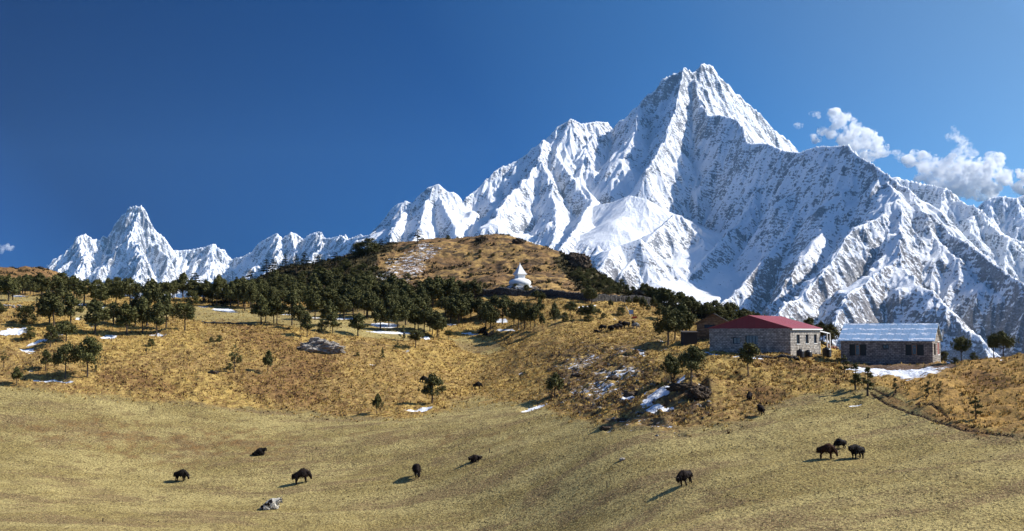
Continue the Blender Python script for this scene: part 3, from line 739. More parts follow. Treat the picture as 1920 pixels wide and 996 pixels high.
G1 = 'junipers at the left end of the wood'
for t in [
 (123,711,67,46,'broad','broad crowned juniper on the front left slope with a long snow streak at its foot'),
 (164,708,74,46,'broad','tallest juniper on the front left slope, thin straight trunk, no snow at its foot'),
 (85,695,38,22,'juniper','small juniper on a thin trunk just left of the broad front left pair'),
 (178,698,26,11,'slim','thin juniper sapling behind and right of the tall front left juniper'),
 (197,683,14,10,'twiggy','tiny twiggy shoot right of the front left junipers'),
 (31,722,34,20,'juniper','small ragged juniper alone near the meadow edge at far left'),
 (7,690,32,13,'twiggy','bare looking young tree at the left border of the photo'),
 (58,688,10,8,'twiggy','tiny seedling in dry grass left of the small front left juniper'),
 (94,651,42,26,'juniper','juniper in front of the tall left pair with snow behind its trunk'),
 (124,642,40,36,'broad','spreading low juniper right behind the front left pair'),
 (55,634,20,20,'bush','little round bush between two snow patches at left'),
 (49,607,34,31,'bush','rounded juniper bush with foliage to the ground above the left snow bank'),
 (93,611,64,42,'juniper','tall juniper, left one of the crowded pair at left'),
 (101,612,58,32,'juniper','slender juniper squeezed between the crowded tall pair at left'),
 (132,611,58,38,'juniper','tall juniper, right one of the crowded pair at left'),
 (-2,596,28,26,'juniper','juniper cut by the left border of the photo'),
 (178,626,64,42,'juniper','large juniper standing alone right of the crowded pair at left'),
 (213,609,42,32,'juniper','juniper with a clear shadow band right of its trunk'),
 (238,628,59,38,'juniper','first of the five slim trunked junipers above the brown slope, from the left'),
 (254,611,50,30,'juniper','juniper standing behind the first two slim trunked junipers'),
 (267,625,62,36,'juniper','second of the five slim trunked junipers above the brown slope, from the left'),
 (275,611,84,44,'juniper','tallest juniper towering behind the slim trunked row'),
 (293.5,629,62,30,'juniper','third of the five slim trunked junipers, with snow and shadow at its foot'),
 (311.5,615,66,32,'juniper','fourth of the five slim trunked junipers above the brown slope, from the left'),
 (346,620,52,38,'round','round ball crowned juniper standing apart at the right end of the slim trunked row')]:
    plant(*t[:4], t[4], t[5], G1)
row([(16,565,48,30),(24,563,40,28),(35,554,36,20),(47,551,36,20),(57,553,30,20),(78,556,42,34),(113,577,42,34)],
    '{n} from the left of the junipers behind the flat green terrace, left of the knoll', G1)
row([(138,560,42,32),(157,574,48,42),(188,576,42,30),(197,573,42,22),(217,573,46,30),(244,572,50,40,'broad')],
    '{n} from the left of the junipers under the pointed far peak', G1)
row([(302,553,30,28),(323,555,32,28),(343,557,46,26),(367,555,46,36,'fir'),(360,571,26,22,'bush'),(384,564,38,26),(398,569,30,18),(406,573,56,28),(418,570,46,26),(432,576,48,26),(447,573,50,28)],
    '{n} from the left of the junipers lining the back of the terrace', G1)
row([(456,577,48,26),(459,583,55,28),(471,586,54,26),(490,609,52,32),(498,606,45,26),(513.5,606,50,26),(519,606,50,22),(547,610,62,32),(564,618,47,26),(576,631.5,44,20),(590.6,600,52,30),(603,622,24,16,'bush')],
    '{n} from the left of the front junipers left of the grey boulder outcrop', 'junipers along the front of the wood')
row([(615,613,48,30),(624,625.5,38,26),(645,601,46,30),(671,630,42,29),(687.5,597,50,34),(697,596,46,28),(713.5,619,48,28),(729,613,56,28),(745,621,52,32),(760.5,610,50,28),(778,620,48,30),(784,621,46,26),(795,625,50,26)],
    '{n} from the left of the front junipers right of the boulder outcrop', 'junipers along the front of the wood')
row([(806,620,42,24),(811,627,40,22),(819.5,633,48,30),(823,633,44,24),(845,605,46,28),(860.5,608,46,30),(870,603,44,26),(883,599,40,26),(900,600,42,26)],
    '{n} from the left of the junipers just left of the hollow with resting cattle', 'junipers along the front of the wood')
row([(910.6,619,54,28),(920,620,46,24),(930,590,36,26),(942,608,46,26),(950,590,36,26),(963.6,614,50,22),(972,617,50,24),(977,614,48,20),(984,617,46,22),(995,614,38,18),(1002.6,613,42,18),(1012,595,36,16),(1016.6,615,27,11),(1005,563,18,17),(1016,568,21,14)],
    '{n} from the left of the junipers right of the hollow, below the shrine', 'junipers below the white shrine')
row([(1041,614,46,18),(1060,604,18,12,'bush'),(1069,592,26,24,'broad'),(1073,607,16,9,'slim'),(1089,598,24,14),(1097,600,26,16),(1108,601,30,22,'broad'),(1103,603,14,18,'bush'),(1123,591,12,10),(1132,596,10,10,'bush'),(1145.5,577,15,9),(1163.6,591,15,17,'bush'),(990,578,12,10,'bush')],
    '{n} from the left of the small trees above the yak herd', 'small trees on the slope above the herd')
row([(1103,570,34,24,'broad'),(1109,570,30,20),(1179,574,18,11),(1194,573,18,14),(1206,583,26,14),(1215.5,586,15,9),(1225,578,22,12),(1233,575,20,12)],
    '{n} from the left of the trees along the stone wall right of the shrine', 'small trees along the stone wall')
G2 = 'junipers around the stone houses'
for t in [
 (1253,648,73,48,'juniper','largest dark juniper left of the red roofed house, front one of three'),
 (1280,639,68,36,'juniper','tall dark juniper directly left of the tan house'),
 (1265,640,58,30,'juniper','half hidden juniper between the two largest ones left of the houses'),
 (1237,600,30,20,'juniper','small dark juniper just behind the left shoulder of the largest one'),
 (1259,718,52,30,'juniper','left stem of the double juniper above the dark snowy bank'),
 (1264,717,44,24,'juniper','shorter right stem of the double juniper above the dark snowy bank'),
 (1296,720,70,46,'broad','broad juniper at the top of the dark snowy bank, red roof behind'),
 (1241,727,17,7,'cone','tiny pointed conifer left of the dark snowy bank'),
 (1403,705,60,34,'round','lollipop shaped juniper standing before the red roofed house'),
 (1583,700,38,20,'slim','sapling at the left corner of the blue roofed house'),
 (1604,731,50,19,'slim','slender juniper below the blue roofed house, left of the nearby pair'),
 (1627,743,54,24,'slim','slender juniper with a long shadow and a bit of snow, right of the nearby pair'),
 (1803,676,46,28,'round','round crowned juniper alone on the ridge right of the blue roofed house'),
 (1863,668,46,25,'round','left and thinner of the two junipers on the right hand ridge'),
 (1881,669,50,34,'broad','right and fuller of the two junipers on the right hand ridge'),
 (1771,670,18,20,'bush','dark bush right behind the gable of the blue roofed house'),
 (1790,669,13,16,'bush','low dark bush left of the round crowned ridge juniper'),
 (1826,668,13,16,'bush','low dark bush right of the round crowned ridge juniper'),
 (1518,630,42,32,'juniper','dark juniper behind the lit gable of the red roofed house'),
 (1543,634,36,24,'juniper','shorter juniper behind the porch of the red roofed house'),
 (1560,637,42,28,'juniper','juniper in the gap between the two stone houses, nearest the blue roof'),
 (1456,602,12,16,'cone','conifer top peeping over the red roof')]:
    plant(*t[:4], t[4], t[5], G2)
row([(1680,735,27,11,'slim'),(1740,743,27,12,'slim'),(1761,753,38,14,'twiggy'),(1830,786,46,22,'slim')],
    '{n} from the left of the saplings on the orange slope beyond the path', 'saplings beyond the path')
G3 = 'single small trees on the dry grass slope'
for t in [
 (1040,743,42,30,'juniper','double stemmed dark juniper on the slope right of centre, snow streak at its foot'),
 (810,757,54,40,'juniper','thick round juniper alone in the middle slope, small snow strip beside it'),
 (706,778,38,18,'juniper','small juniper at the meadow edge left of the thick round one'),
 (671,668,8,6,'bush','tiny dark tuft right of the boulder outcrop'),
 (717,673,22,9,'cone','small pointed conifer on the slope below the wood'),
 (745,654,15,9,'cone','tiny conifer beside a shadow just below the wood'),
 (756,640,30,12,'slim','slender juniper just in front of the wood, left of the compact one'),
 (779,652.5,33,25,'round','compact round juniper just in front of the wood'),
 (841,637,18,14,'round','small round juniper right of the front of the wood'),
 (599,706,14,10,'twiggy','bare little bush in brown heath left of centre'),
 (502,699,42,20,'juniper','small juniper alone on the brown slope, right of the leaning one'),
 (439,700,52,21,'twiggy','sparse leaning young tree on the left brown slope'),
 (430,693,12,13,'bush','dark bush at the foot of the sparse leaning tree'),
 (448,680,10,9,'bush','small bush right of the sparse leaning tree'),
 (396,642,11,8,'bush','left one of two tiny bushes under the terrace wall'),
 (411,641,12,10,'bush','right one of two tiny bushes under the terrace wall'),
 (283,649,14,11,'bush','upper one of two dark tufts on the left slope'),
 (275,666,18,17,'twiggy','twiggy open bush on the left slope')]:
    plant(*t[:4], t[4], t[5], G3)
# old firs that stand against the far peaks
row([(470,526,28,22),(500,519,34,18),(512,517,32,20),(533.5,511,36,14),(555,512,34,16),(570,506,34,24),(599,507,32,26),(630,498,26,22)],
    '{n} from the left of the flat branched firs against the distant peaks', 'old firs on the left shoulder of the hill', 'fir')
for t in [(690,476,30,62,'bush','big dark thicket on the crest at the left shoulder of the hill'),
          (672,480,24,34,'bush','dark bush leaning on the left of the crest thicket'),
          (714,468,20,22,'fir','small flat branched fir right of the crest thicket'),
          (783,457,27,26,'fir','wide flat branched fir alone on the skyline of the hill'),
          (840,449,8,18,'bush','low bush on the skyline right of the lone fir'),
          (904,447,6,18,'bush','low dark bush on the very top of the hill')]:
    plant(*t[:4], t[4], t[5], 'trees on the hill crest')

# the closed wood: junipers that hide one another
def scatter(poly, n, hmin, hmax, wk, kinds, label, group, dmin, seed, name=None):
    g = np.random.default_rng(seed); xs = [p[0] for p in poly]; ys = [p[1] for p in poly]; got = []; tries = 0
    while len(got) < n and tries < n * 60:
        tries += 1
        px = g.uniform(min(xs), max(xs)); py = g.uniform(min(ys), max(ys))
        if inpoly(np.array([px]), np.array([py]), poly)[0] < 0: continue
        if any((px - a) ** 2 + ((py - b) * 1.7) ** 2 < dmin ** 2 for a, b in got): continue
        got.append((px, py)); h = g.uniform(hmin, hmax)
        kd = kinds[int(g.integers(len(kinds)))]
        plant(px, py, h, h * wk * g.uniform(.85, 1.2), kd, label, group, name)
scatter([(440,566),(560,560),(700,560),(840,566),(880,575),(880,592),(800,604),(700,600),(620,594),(560,592),(440,574)], 50, 38, 52, .66, ['juniper', 'broad', 'juniper'],
        'dark green juniper packed among others in the closed wood below the hill', 'junipers of the closed wood', 9, 5)
scatter([(455,545),(560,538),(700,545),(760,552),(900,560),(900,568),(700,562),(450,562)], 36, 28, 40, .75, ['juniper', 'broad', 'cone'],
        'dark juniper at the back edge of the closed wood under the hill', 'junipers at the back of the wood', 9, 6)
scatter([(430,562),(480,540),(560,520),(640,500),(700,500),(730,520),(690,540),(560,548)], 44, 9, 17, 1.5, ['bush', 'bush', 'juniper'],
        'dark juniper scrub bush on the shaded left flank of the hill', 'bushes on the left flank of the hill', 9, 7)
scatter([(1225,570),(1290,592),(1340,604),(1440,620),(1440,606),(1380,598),(1300,586),(1240,560),(1200,552)], 60, 22, 34, .75, ['juniper', 'cone', 'juniper'],
        'dark conifer in the dense belt that runs down behind the houses', 'conifers of the belt behind the houses', 8, 8)
scatter([(1060,500),(1110,512),(1200,548),(1225,565),(1150,556),(1110,545),(1080,530)], 40, 7, 13, 1.7, ['bush'],
        'dark scrub bush on the right flank of the hill', 'bushes on the right flank of the hill', 8, 9)
scatter([(760,520),(900,470),(1000,470),(1080,520),(1050,545),(900,535),(800,545)], 34, 3.0, 6.5, 2.6, ['bush'],
        'low dark cushion bush dotted on the grassy face of the hill', 'cushion bushes on the hill face', 11, 10)
scatter([(1430,604),(1500,612),(1500,625),(1430,612)], 8, 18, 26, .7, ['cone', 'juniper'],
        'dark conifer whose top shows behind the red roof', 'conifers behind the red roof', 6, 11)
scatter([(-20,548),(60,543),(260,556),(460,562),(450,568),(260,562),(0,556)], 34, 26, 38, .75, ['juniper', 'broad'],
        'juniper in the back row of the wood against the snowy far range', 'back row of junipers at left', 10, 12)
for px, py, h, w, lb in [(722,545,8,20,'dark bush on the snow flecked part of the hill, left one'),(752,530,8,22,'dark bush on the snow flecked part of the hill, upper one'),(764,522,10,24,'largest dark bush on the snow flecked part of the hill'),
                     (770,555,20,16,'juniper bush where the hill meets the wood'),(803,556,22,16,'pointed juniper where the hill meets the wood'),(815,556,20,26,'wide dark juniper just left of the stone wall')]:
    plant(px, py, h, w, 'bush' if h < 12 else 'juniper', lb, 'bushes at the hill foot')

# ------------------------------------------------------------------ dry tufts and heath (nobody could count them)
def tufts(name, n, region, size, cols, seed, spread=1.0, label=None):
    g = np.random.default_rng(seed)
    # choose grid cells weighted by the region mask and by the ground each covers
    cell_w = (np.gradient(tcol)[None] * DD) * np.gradient(drow)[:, None]
    w = (region * cell_w).ravel(); w = w / w.sum()
    pick = g.choice(w.size, n, p=w); x = XX.ravel()[pick]; y = DD.ravel()[pick]; z = ZN.ravel()[pick]
    x = x + g.normal(size=n) * .15; y = y + g.normal(size=n) * .15
    k = 5
    s = size * g.uniform(.5, 1.5, n)
    a = g.uniform(0, 6.283, (n, k)); r = s[:, None] * g.uniform(.1, .8, (n, k)) * spread
    hx = x[:, None] + r * np.cos(a); hy = y[:, None] + r * np.sin(a); hz_ = z[:, None] + s[:, None] * g.uniform(.5, 1.1, (n, k))
    a2 = g.uniform(0, 6.283, (n, k)); wd = s[:, None] * g.uniform(.18, .45, (n, k))
    b0 = np.stack([x[:, None] + r * .5 * np.cos(a) - wd * np.cos(a2), y[:, None] + r * .5 * np.sin(a) - wd * np.sin(a2), np.repeat(z[:, None] - .06, k, 1)], -1)
    b1 = np.stack([x[:, None] + r * .5 * np.cos(a) + wd * np.cos(a2), y[:, None] + r * .5 * np.sin(a) + wd * np.sin(a2), np.repeat(z[:, None] - .06, k, 1)], -1)
    tp = np.stack([hx, hy, hz_], -1)
    V = np.stack([b0, b1, tp], 2).reshape(-1, 3, 3)
    tone = np.repeat(g.random(n), k)
    m = NT(name, .9, .1); m.color(m.mix(m.attr('tone'), cols[0], cols[1]))
    me = soup_mesh(name, V, 3, m.m, attrs=dict(tone=tone))
    o = bpy.data.objects.new(name, me); COL.objects.link(o); prop(o, label, None, None, 'stuff')
    o['category'] = 'grass'
base_r = vis * (DD < 250) * (np.abs(TT) < .56)
rg_ = np.clip(1 - meadow, 0, 1) * base_r * (1 - hill) * (1 - bare) * (snow < .3)
tufts('dry_grass', 60000, rg_ * (n2 > -.3), .20, ((.36, .225, .06), (.66, .48, .16)), 1, 1.2, 'tall dry golden grass covering the slopes above the meadow')
tufts('heath', 15000, rg_ * (1 - .8 * hump) * np.clip(.12 + brown + scrub + sstep(.15, .5, n2), 0, 1), .21, ((.06, .033, .018), (.20, .11, .045)), 2, 1.5, 'low reddish brown heath between the dry grass')
tufts('meadow_grass', 110000, base_r * meadow * sstep(-.5, .6, n2 + n1), .06, ((.08, .06, .028), (.70, .58, .30)), 3, 2.2, 'short cropped straw coloured grass of the pasture')
tufts('hill_scrub', 9000, vis * (DD < 340) * np.clip(dark * .9 + hill * sstep(.15, .55, n1 + n2 * .6), 0, 1) * (DD > 195) * (np.abs(TT) < .56) * (PY < 600), .55, ((.020, .022, .010), (.075, .055, .028)), 4, 1.6, 'dark low scrub scattered over the hill')
# ------------------------------------------------------------------ building kit
class PB:
    """collects quads with metre UVs in world space; build() links them as one mesh"""
    def __init__(s): s.v = []; s.f = []; s.uv = []
    def poly(s, pts, uvs=None):
        pts = [Vector(p) for p in pts]
        if uvs is None:
            e = (pts[1] - pts[0]).normalized(); n = (pts[1] - pts[0]).cross(pts[2] - pts[0]).normalized(); t = n.cross(e)
            uvs = [((p - pts[0]).dot(e), (p - pts[0]).dot(t)) for p in pts]
        o = len(s.v); s.v += [tuple(p) for p in pts]; s.f.append(tuple(range(o, o + len(pts)))); s.uv += list(uvs)
    def box(s, o, a, b, c):
        """corner o, edge vectors a, b, c"""
        o, a, b, c = map(Vector, (o, a, b, c))
        for q in ((o, o + b, o + a + b, o + a), (o + c, o + a + c, o + a + b + c, o + b + c), (o, o + a, o + a + c, o + c),
                  (o + b, o + b + c, o + a + b + c, o + a + b), (o, o + c, o + b + c, o + b), (o + a, o + a + b, o + a + b + c, o + a + c)):
            s.poly(q)
    def wall(s, o, d, length, z0, z1, holes, depth, inward):
        """vertical wall from o along unit d with rectangular holes (u0, u1, w0, w1) and their reveals"""
        o = Vector(o); d = Vector(d); inn = Vector(inward)
        us = sorted({0, length} | {h[0] for h in holes} | {h[1] for h in holes}); zs = sorted({z0, z1} | {h[2] for h in holes} | {h[3] for h in holes})
        P = lambda u, z: Vector((o.x + d.x * u, o.y + d.y * u, z))
        for u0, u1 in zip(us[:-1], us[1:]):
            for a, b in zip(zs[:-1], zs[1:]):
                if any(h[0] <= u0 and u1 <= h[1] and h[2] <= a and b <= h[3] for h in holes): continue
                s.poly([P(u0, a), P(u1, a), P(u1, b), P(u0, b)], [(u0, a), (u1, a), (u1, b), (u0, b)])
        for u0, u1, a, b in holes:
            I = inn * depth
            for p, q in ((P(u0, a), P(u0, b)), (P(u0, b), P(u1, b)), (P(u1, b), P(u1, a)), (P(u1, a), P(u0, a))):
                s.poly([p, q, q + I, p + I])
    def build(s, name, mat, parent=None, recalc=True):
        me = bpy.data.meshes.new(name); L = parent.location if parent else Vector((0, 0, 0))
        me.from_pydata([tuple(Vector(v) - L) for v in s.v], [], s.f)
        ul = me.uv_layers.new(name='UVMap')
        ul.data.foreach_set('uv', np.array([c for u in s.uv for c in u], np.float32))
        me.materials.append(mat); me.update()
        o = bpy.data.objects.new(name, me); COL.objects.link(o)
        if parent: o.parent = parent
        return o
def empty(name, loc, label=None, cat=None, group=None):
    o = bpy.data.objects.new(name, None); COL.objects.link(o); o.location = loc; prop(o, label, cat, group); return o

def stone_material(name, a, b, mortar, sc=1.0):
    s = NT(name, .95, .1); u = s.uv()
    w = s.n('ShaderNodeTexNoise'); s.set(w.inputs['Vector'], u); w.inputs['Scale'].default_value = 2.2; w.inputs['Detail'].default_value = 2
    add = s.n('ShaderNodeVectorMath', operation='MULTIPLY_ADD'); s.set(add.inputs[0], w.outputs['Color']); add.inputs[1].default_value = (.10, .08, 0); s.set(add.inputs[2], u)
    br = s.n('ShaderNodeTexBrick'); s.set(br.inputs['Vector'], add.outputs[0])
    br.inputs['Scale'].default_value = sc; br.inputs['Brick Width'].default_value = .42; br.inputs['Row Height'].default_value = .21
    br.inputs['Mortar Size'].default_value = .022; br.inputs['Mortar Smooth'].default_value = .3; br.inputs['Bias'].default_value = 0
    br.offset = .5; br.squash = 1.0
    s.set(br.inputs['Color1'], (*a, 1)); s.set(br.inputs['Color2'], (*b, 1)); s.set(br.inputs['Mortar'], (*mortar, 1))
    vo = s.n('ShaderNodeTexVoronoi'); s.set(vo.inputs['Vector'], s.scale(u, (2.3, 4.7, 1))); vo.inputs['Scale'].default_value = 1
    var = s.mix(.55, br.outputs['Color'], s.mix(s.ramp(vo.outputs['Distance'], 0, .8), (1.25, 1.22, 1.15), (.45, .45, .47)), 'MULTIPLY')
    var = s.mix(s.ramp(s.noise(u, 1.6, 4, .7), .35, .7), var, s.mix(1.0, var, (.62, .60, .60), 'MULTIPLY'))
    s.color(var); s.bump(s.math('SUBTRACT', 1.0, br.outputs['Fac']), .9, .05); return s.m
STONE = stone_material('dressed_stone', (.66, .61, .53), (.38, .35, .31), (.13, .12, .105))
STONE2 = stone_material('rough_stone', (.56, .49, .41), (.30, .26, .22), (.11, .10, .09))
TANW = stone_material('mud_plaster', (.30, .21, .13), (.25, .175, .11), (.2, .14, .09), .5)
def plain(name, col, rough=.6, spec=.3, var=.25, sc=3.0, metal=0.0):
    s = NT(name, rough, spec); s.b.inputs['Metallic'].default_value = metal
    s.color(s.mix(s.math('MULTIPLY', s.noise(s.obj(), sc, 4, .7), var * 2), col, tuple(c * .45 for c in col))); return s.m
def roof_metal(name, col, snow=None, rough=.45):
    s = NT(name, rough, .4); u = s.uv()
    wv = s.n('ShaderNodeTexWave', wave_type='BANDS', bands_direction='X', wave_profile='SIN'); s.set(wv.inputs['Vector'], u); wv.inputs['Scale'].default_value = 1.9
    sheet = s.n('ShaderNodeTexBrick'); s.set(sheet.inputs['Vector'], u); sheet.inputs['Scale'].default_value = 1; sheet.inputs['Brick Width'].default_value = .82
    sheet.inputs['Row Height'].default_value = 2.1; sheet.inputs['Mortar Size'].default_value = .015; sheet.offset = 0
    s.set(sheet.inputs['Color1'], (*col, 1)); s.set(sheet.inputs['Color2'], (*[c * .78 for c in col], 1)); s.set(sheet.inputs['Mortar'], (*[c * .4 for c in col], 1))
    c = s.mix(s.math('MULTIPLY', s.noise(u, 1.3, 5, .7), .5), sheet.outputs['Color'], tuple(min(1, x * .6 + .08) for x in col))
    if snow:
        sx = s.n('ShaderNodeSeparateXYZ'); s.set(sx.inputs[0], u)
        band = s.n('ShaderNodeTexWave', wave_type='BANDS', bands_direction='Y', wave_profile='SIN'); s.set(band.inputs['Vector'], u)
        band.inputs['Scale'].default_value = .235; band.inputs['Distortion'].default_value = 1.2; band.inputs['Detail'].default_value = 2; band.inputs['Phase Offset'].default_value = 1.2
        k = s.math('ADD', s.math('MULTIPLY', band.outputs['Fac'], .20), s.math('MULTIPLY', s.noise(s.scale(u, (.6, 1.6, 1)), 1.6, 5, .8), 1.2))
        c = s.mix(s.ramp(k, snow, snow + .06), c, (.84, .87, .92))
    s.color(c); s.bump(wv.outputs['Fac'], .5, .03); return s.m
REDR = roof_metal('red_roof_sheet', (.31, .030, .028)); BLUER = roof_metal('blue_roof_sheet', (.27, .43, .64), .78)
GREENR = roof_metal('green_roof_sheet', (.05, .28, .20))
DARKRED = roof_metal('dark_red_gable_sheet', (.22, .012, .022), None, .7)
WOODD = plain('dark_wood', (.045, .035, .03), .7); WOODL = plain('tan_wood_frame', (.36, .20, .11), .7); BLUEF = plain('blue_frame', (.05, .09, .13), .5)
GLASS = NT('window_glass', .15, .5); GLASS.color((.02, .03, .045)); GLASS = GLASS.m
SHUT = plain('green_black_shutter', (.030, .038, .034), .6); WHITEP = plain('white_paint', (.75, .73, .68), .7, .2, .12)
REDW = plain('brick_red_paint', (.30, .10, .07), .7); SHING = plain('weathered_shingle', (.085, .075, .070), .95, .1, .4, 6)
BLACKP = plain('black_plastic', (.012, .012, .014), .4, .4, .1)

def window(parent, o, d, inn, u0, u1, z0, z1, frame, mull=1, depth=.16, glass=None, rail=False):
    """frame > pane; set back inside the wall opening"""
    o = Vector(o); d = Vector(d); I = Vector(inn) * depth; t = .07
    P = lambda u, z: Vector((o.x + d.x * u, o.y + d.y * u, z)) + I
    fb = PB(); D_ = Vector(d); UP = Vector((0, 0, 1)); T = Vector(inn) * .06
    fb.box(P(u0 + .003, z0 + .003), D_ * t, T, UP * (z1 - z0 - .006)); fb.box(P(u1 - t - .003, z0 + .003), D_ * t, T, UP * (z1 - z0 - .006))
    fb.box(P(u0 + t + .003, z0 + .003), D_ * (u1 - u0 - 2 * t - .006), T, UP * t); fb.box(P(u0 + t + .003, z1 - t - .003), D_ * (u1 - u0 - 2 * t - .006), T, UP * t)
    for i in range(1, mull + 1):
        u = u0 + (u1 - u0) * i / (mull + 1); fb.box(P(u - .03, z0 + t + .003), D_ * .06, T, UP * (z1 - z0 - 2 * t - .006))
    if rail: fb.box(P(u0 + t, z0 + (z1 - z0) * .68) + T * .2, D_ * (u1 - u0 - 2 * t), T * .7, UP * .05)
    fr = fb.build('window', frame, parent)
    gb = PB(); g0 = Vector(inn) * .045
    gb.poly([P(u0, z0) + g0, P(u1, z0) + g0, P(u1, z1) + g0, P(u0, z1) + g0])
    m = gb.build('pane', glass or GLASS, None)
    for v in m.data.vertices: v.co -= Vector(parent.location)
    m.parent = fr
    return fr

def slab(pts, th):
    """roof plane of four points with thickness downwards"""
    b = PB(); pts = [Vector(p) for p in pts]; n = (pts[1] - pts[0]).cross(pts[3] - pts[0]).normalized()
    if n.z < 0: n = -n
    lo = [p - n * th for p in pts]; e = (pts[1] - pts[0]).normalized(); t = (pts[3] - pts[0]) - e * (pts[3] - pts[0]).dot(e); t.normalize()
    b.poly(pts, [((p - pts[0]).dot(e), (p - pts[0]).dot(t)) for p in pts]); b.poly(lo[::-1])
    for i in range(4): j = (i + 1) % 4; b.poly([pts[i], lo[i], lo[j], pts[j]])
    return b

def gabled_house(name, label, corner, th, W, L, ztop, zbase, rise, over, wallm, roofm, gablem, gable_front, eaves_holes, gable_holes, oe=.3):
    """corner: near right corner. With gable_front the wall W that faces left-front carries the gable; else the ridge runs along it"""
    a = R(th); g = Vector((-math.cos(a), math.sin(a), 0)); s = Vector((math.sin(a), math.cos(a), 0)); N = Vector((corner[0], corner[1], 0))
    root = empty(name, (N + g * W / 2 + s * L / 2) + Vector((0, 0, zbase + .8)), label, 'house', 'houses of the hamlet')
    A, B, C_, D_ = N, N + g * W, N + g * W + s * L, N + s * L
    wb = PB()
    wb.wall(A, g, W, zbase, ztop, gable_holes, .2, s); wb.wall(A, s, L, zbase, ztop, eaves_holes, .2, g)
    wb.wall(B, s, L, zbase, ztop, [], .2, -g); wb.wall(D_, g, W, zbase, ztop, [], .2, -s)
    Z = lambda p, z: Vector((p.x, p.y, z))
    if gable_front:      # ridge parallel to s
        wb.build('wall', wallm, root)
        for base, o_, nm in ((A, -s, 'gable'), (D_, s, 'gable')):
            gb = PB(); p0 = base + o_ * .012; gb.poly([Z(p0 - g * over * .98, ztop - rise * 2 * over / W), Z(p0 + g * (W + over * .98), ztop - rise * 2 * over / W), Z(p0 + g * W / 2, ztop + rise - .04)]); gb.build(nm, gablem, root)
        R0, R1 = A + g * W / 2 - s * oe, A + g * W / 2 + s * (L + oe)
        k = rise / (W / 2); e = over
        for sg, lb in ((0, 'roof'), (1, 'roof')):
            base = A - g * e if sg == 0 else B + g * e
            slab([Z(base - s * oe, ztop - k * e + .05), Z(base + s * (L + oe), ztop - k * e + .05), Z(R1, ztop + rise + .05), Z(R0, ztop + rise + .05)], .07).build(lb, roofm, root)
    else:                # ridge parallel to g
        M0, M1 = A + s * L / 2, B + s * L / 2
        wb.poly([Z(A, ztop), Z(D_, ztop), Z(M0, ztop + rise)], [(0, 0), (L, 0), (L / 2, rise)]); wb.poly([Z(B, ztop), Z(M1, ztop + rise), Z(C_, ztop)], [(0, 0), (L / 2, rise), (L, 0)])
        wb.build('wall', wallm, root)
        k = rise / (L / 2); e = over
        slab([Z(B + g * oe - s * e, ztop - k * e + .05), Z(A - g * oe - s * e, ztop - k * e + .05), Z(M0 - g * oe, ztop + rise + .05), Z(M1 + g * oe, ztop + rise + .05)], .07).build('roof', roofm, root)
        slab([Z(D_ - g * oe + s * e, ztop - k * e + .05), Z(C_ + g * oe + s * e, ztop - k * e + .05), Z(M1 + g * oe, ztop + rise + .05), Z(M0 - g * oe, ztop + rise + .05)], .07).build('roof', roofm, root)
    return root, A, g, s

# red roofed house
gh = [(4.3, 6.0, -1.78, -.62), (6.75, 7.75, -1.70, -.92)]; eh = [(2.3, 3.5, -1.70, -.52), (5.8, 7.0, -1.70, -.52), (9.2, 10.4, -1.70, -.52)]
red, A, g, s = gabled_house('stone_house', 'low grey stone house with a red metal roof and dark red gable', (35.3, 125), 35, 11, 12, .34, -5.2, 1.62, .25, STONE, REDR, DARKRED, True, eh, gh, .12)
window(red, A, g, s, *gh[0], BLUEF, 3); window(red, A, g, s, *gh[1], BLUEF, 1)
for h in eh: window(red, A, s, g, *h, BLUEF, 1)
for h in eh:
    b = PB(); b.box(A + s * (h[0] - .08) - g * .05 + Vector((0, 0, h[2] - .1)), s * (h[1] - h[0] + .16), g * .12, Vector((0, 0, .095))); b.build('window_sill', WHITEP, red)
b = PB(); b.box(A - g * .26 + s * 12.1 + Vector((0, 0, .08)), -g * .06, s * -12.2, Vector((0, 0, .16))); b.build('fascia', WHITEP, red)
# porch beyond the far end of its lit wall
pr = PB(); e0 = A + s * 12.0
porch = slab([tuple(e0 - g * .9 + Vector((0, 0, -.35))), tuple(e0 - g * .9 + s * 1.5 + Vector((0, 0, -.35))), tuple(e0 + g * .9 + s * 1.5 + Vector((0, 0, .1))), tuple(e0 + g * .9 + Vector((0, 0, .1)))], .08).build('porch_roof', WHITEP, red)
for k in (0.05, 1.3):
    b = PB(); b.box(e0 - g * .78 + s * k + Vector((0, 0, -4.4)), -g * .14, s * .14, Vector((0, 0, 3.92))); b.build('porch_post', WHITEP, red)

# blue roofed house
fh = [(1.0, 3.05, -2.98, -1.66), (4.95, 5.7, -2.25, -1.72), (7.6, 9.6, -3.10, -1.72)]; sh = [(1.2, 2.9, -2.95, -1.62), (4.6, 6.4, -2.95, -1.45)]
blue, A, g, s = gabled_house('stone_house', 'stone house with a pale blue metal roof streaked with snow', (50.3, 118), 30, 10.65, 7.5, -1.1, -5.6, 1.95, .35, STONE2, BLUER, None, False, sh, fh, .28)
for h in (fh[0], fh[2]):
    w = (h[1] - h[0]); c0, c1 = h[0] + w * .38, h[0] + w * .66
    window(blue, A, g, s, h[0], c0 - .003, h[2], h[3], SHUT, 1, .10, SHUT); window(blue, A, g, s, c1 + .003, h[1], h[2], h[3], SHUT, 1, .10, SHUT)
    window(blue, A, g, s, c0, c1, h[2] + .04, h[3] - .04, WOODL, 0, .06, None, True)
window(blue, A, g, s, *fh[1], WOODD, 1); window(blue, A, s, g, *sh[0], WOODD, 1)
b = PB(); b.box(A + s * 4.62 + g * .04 + Vector((0, 0, -2.93)), s * 1.76, g * .05, Vector((0, 0, 1.45))); b.build('shutter', REDW, blue)
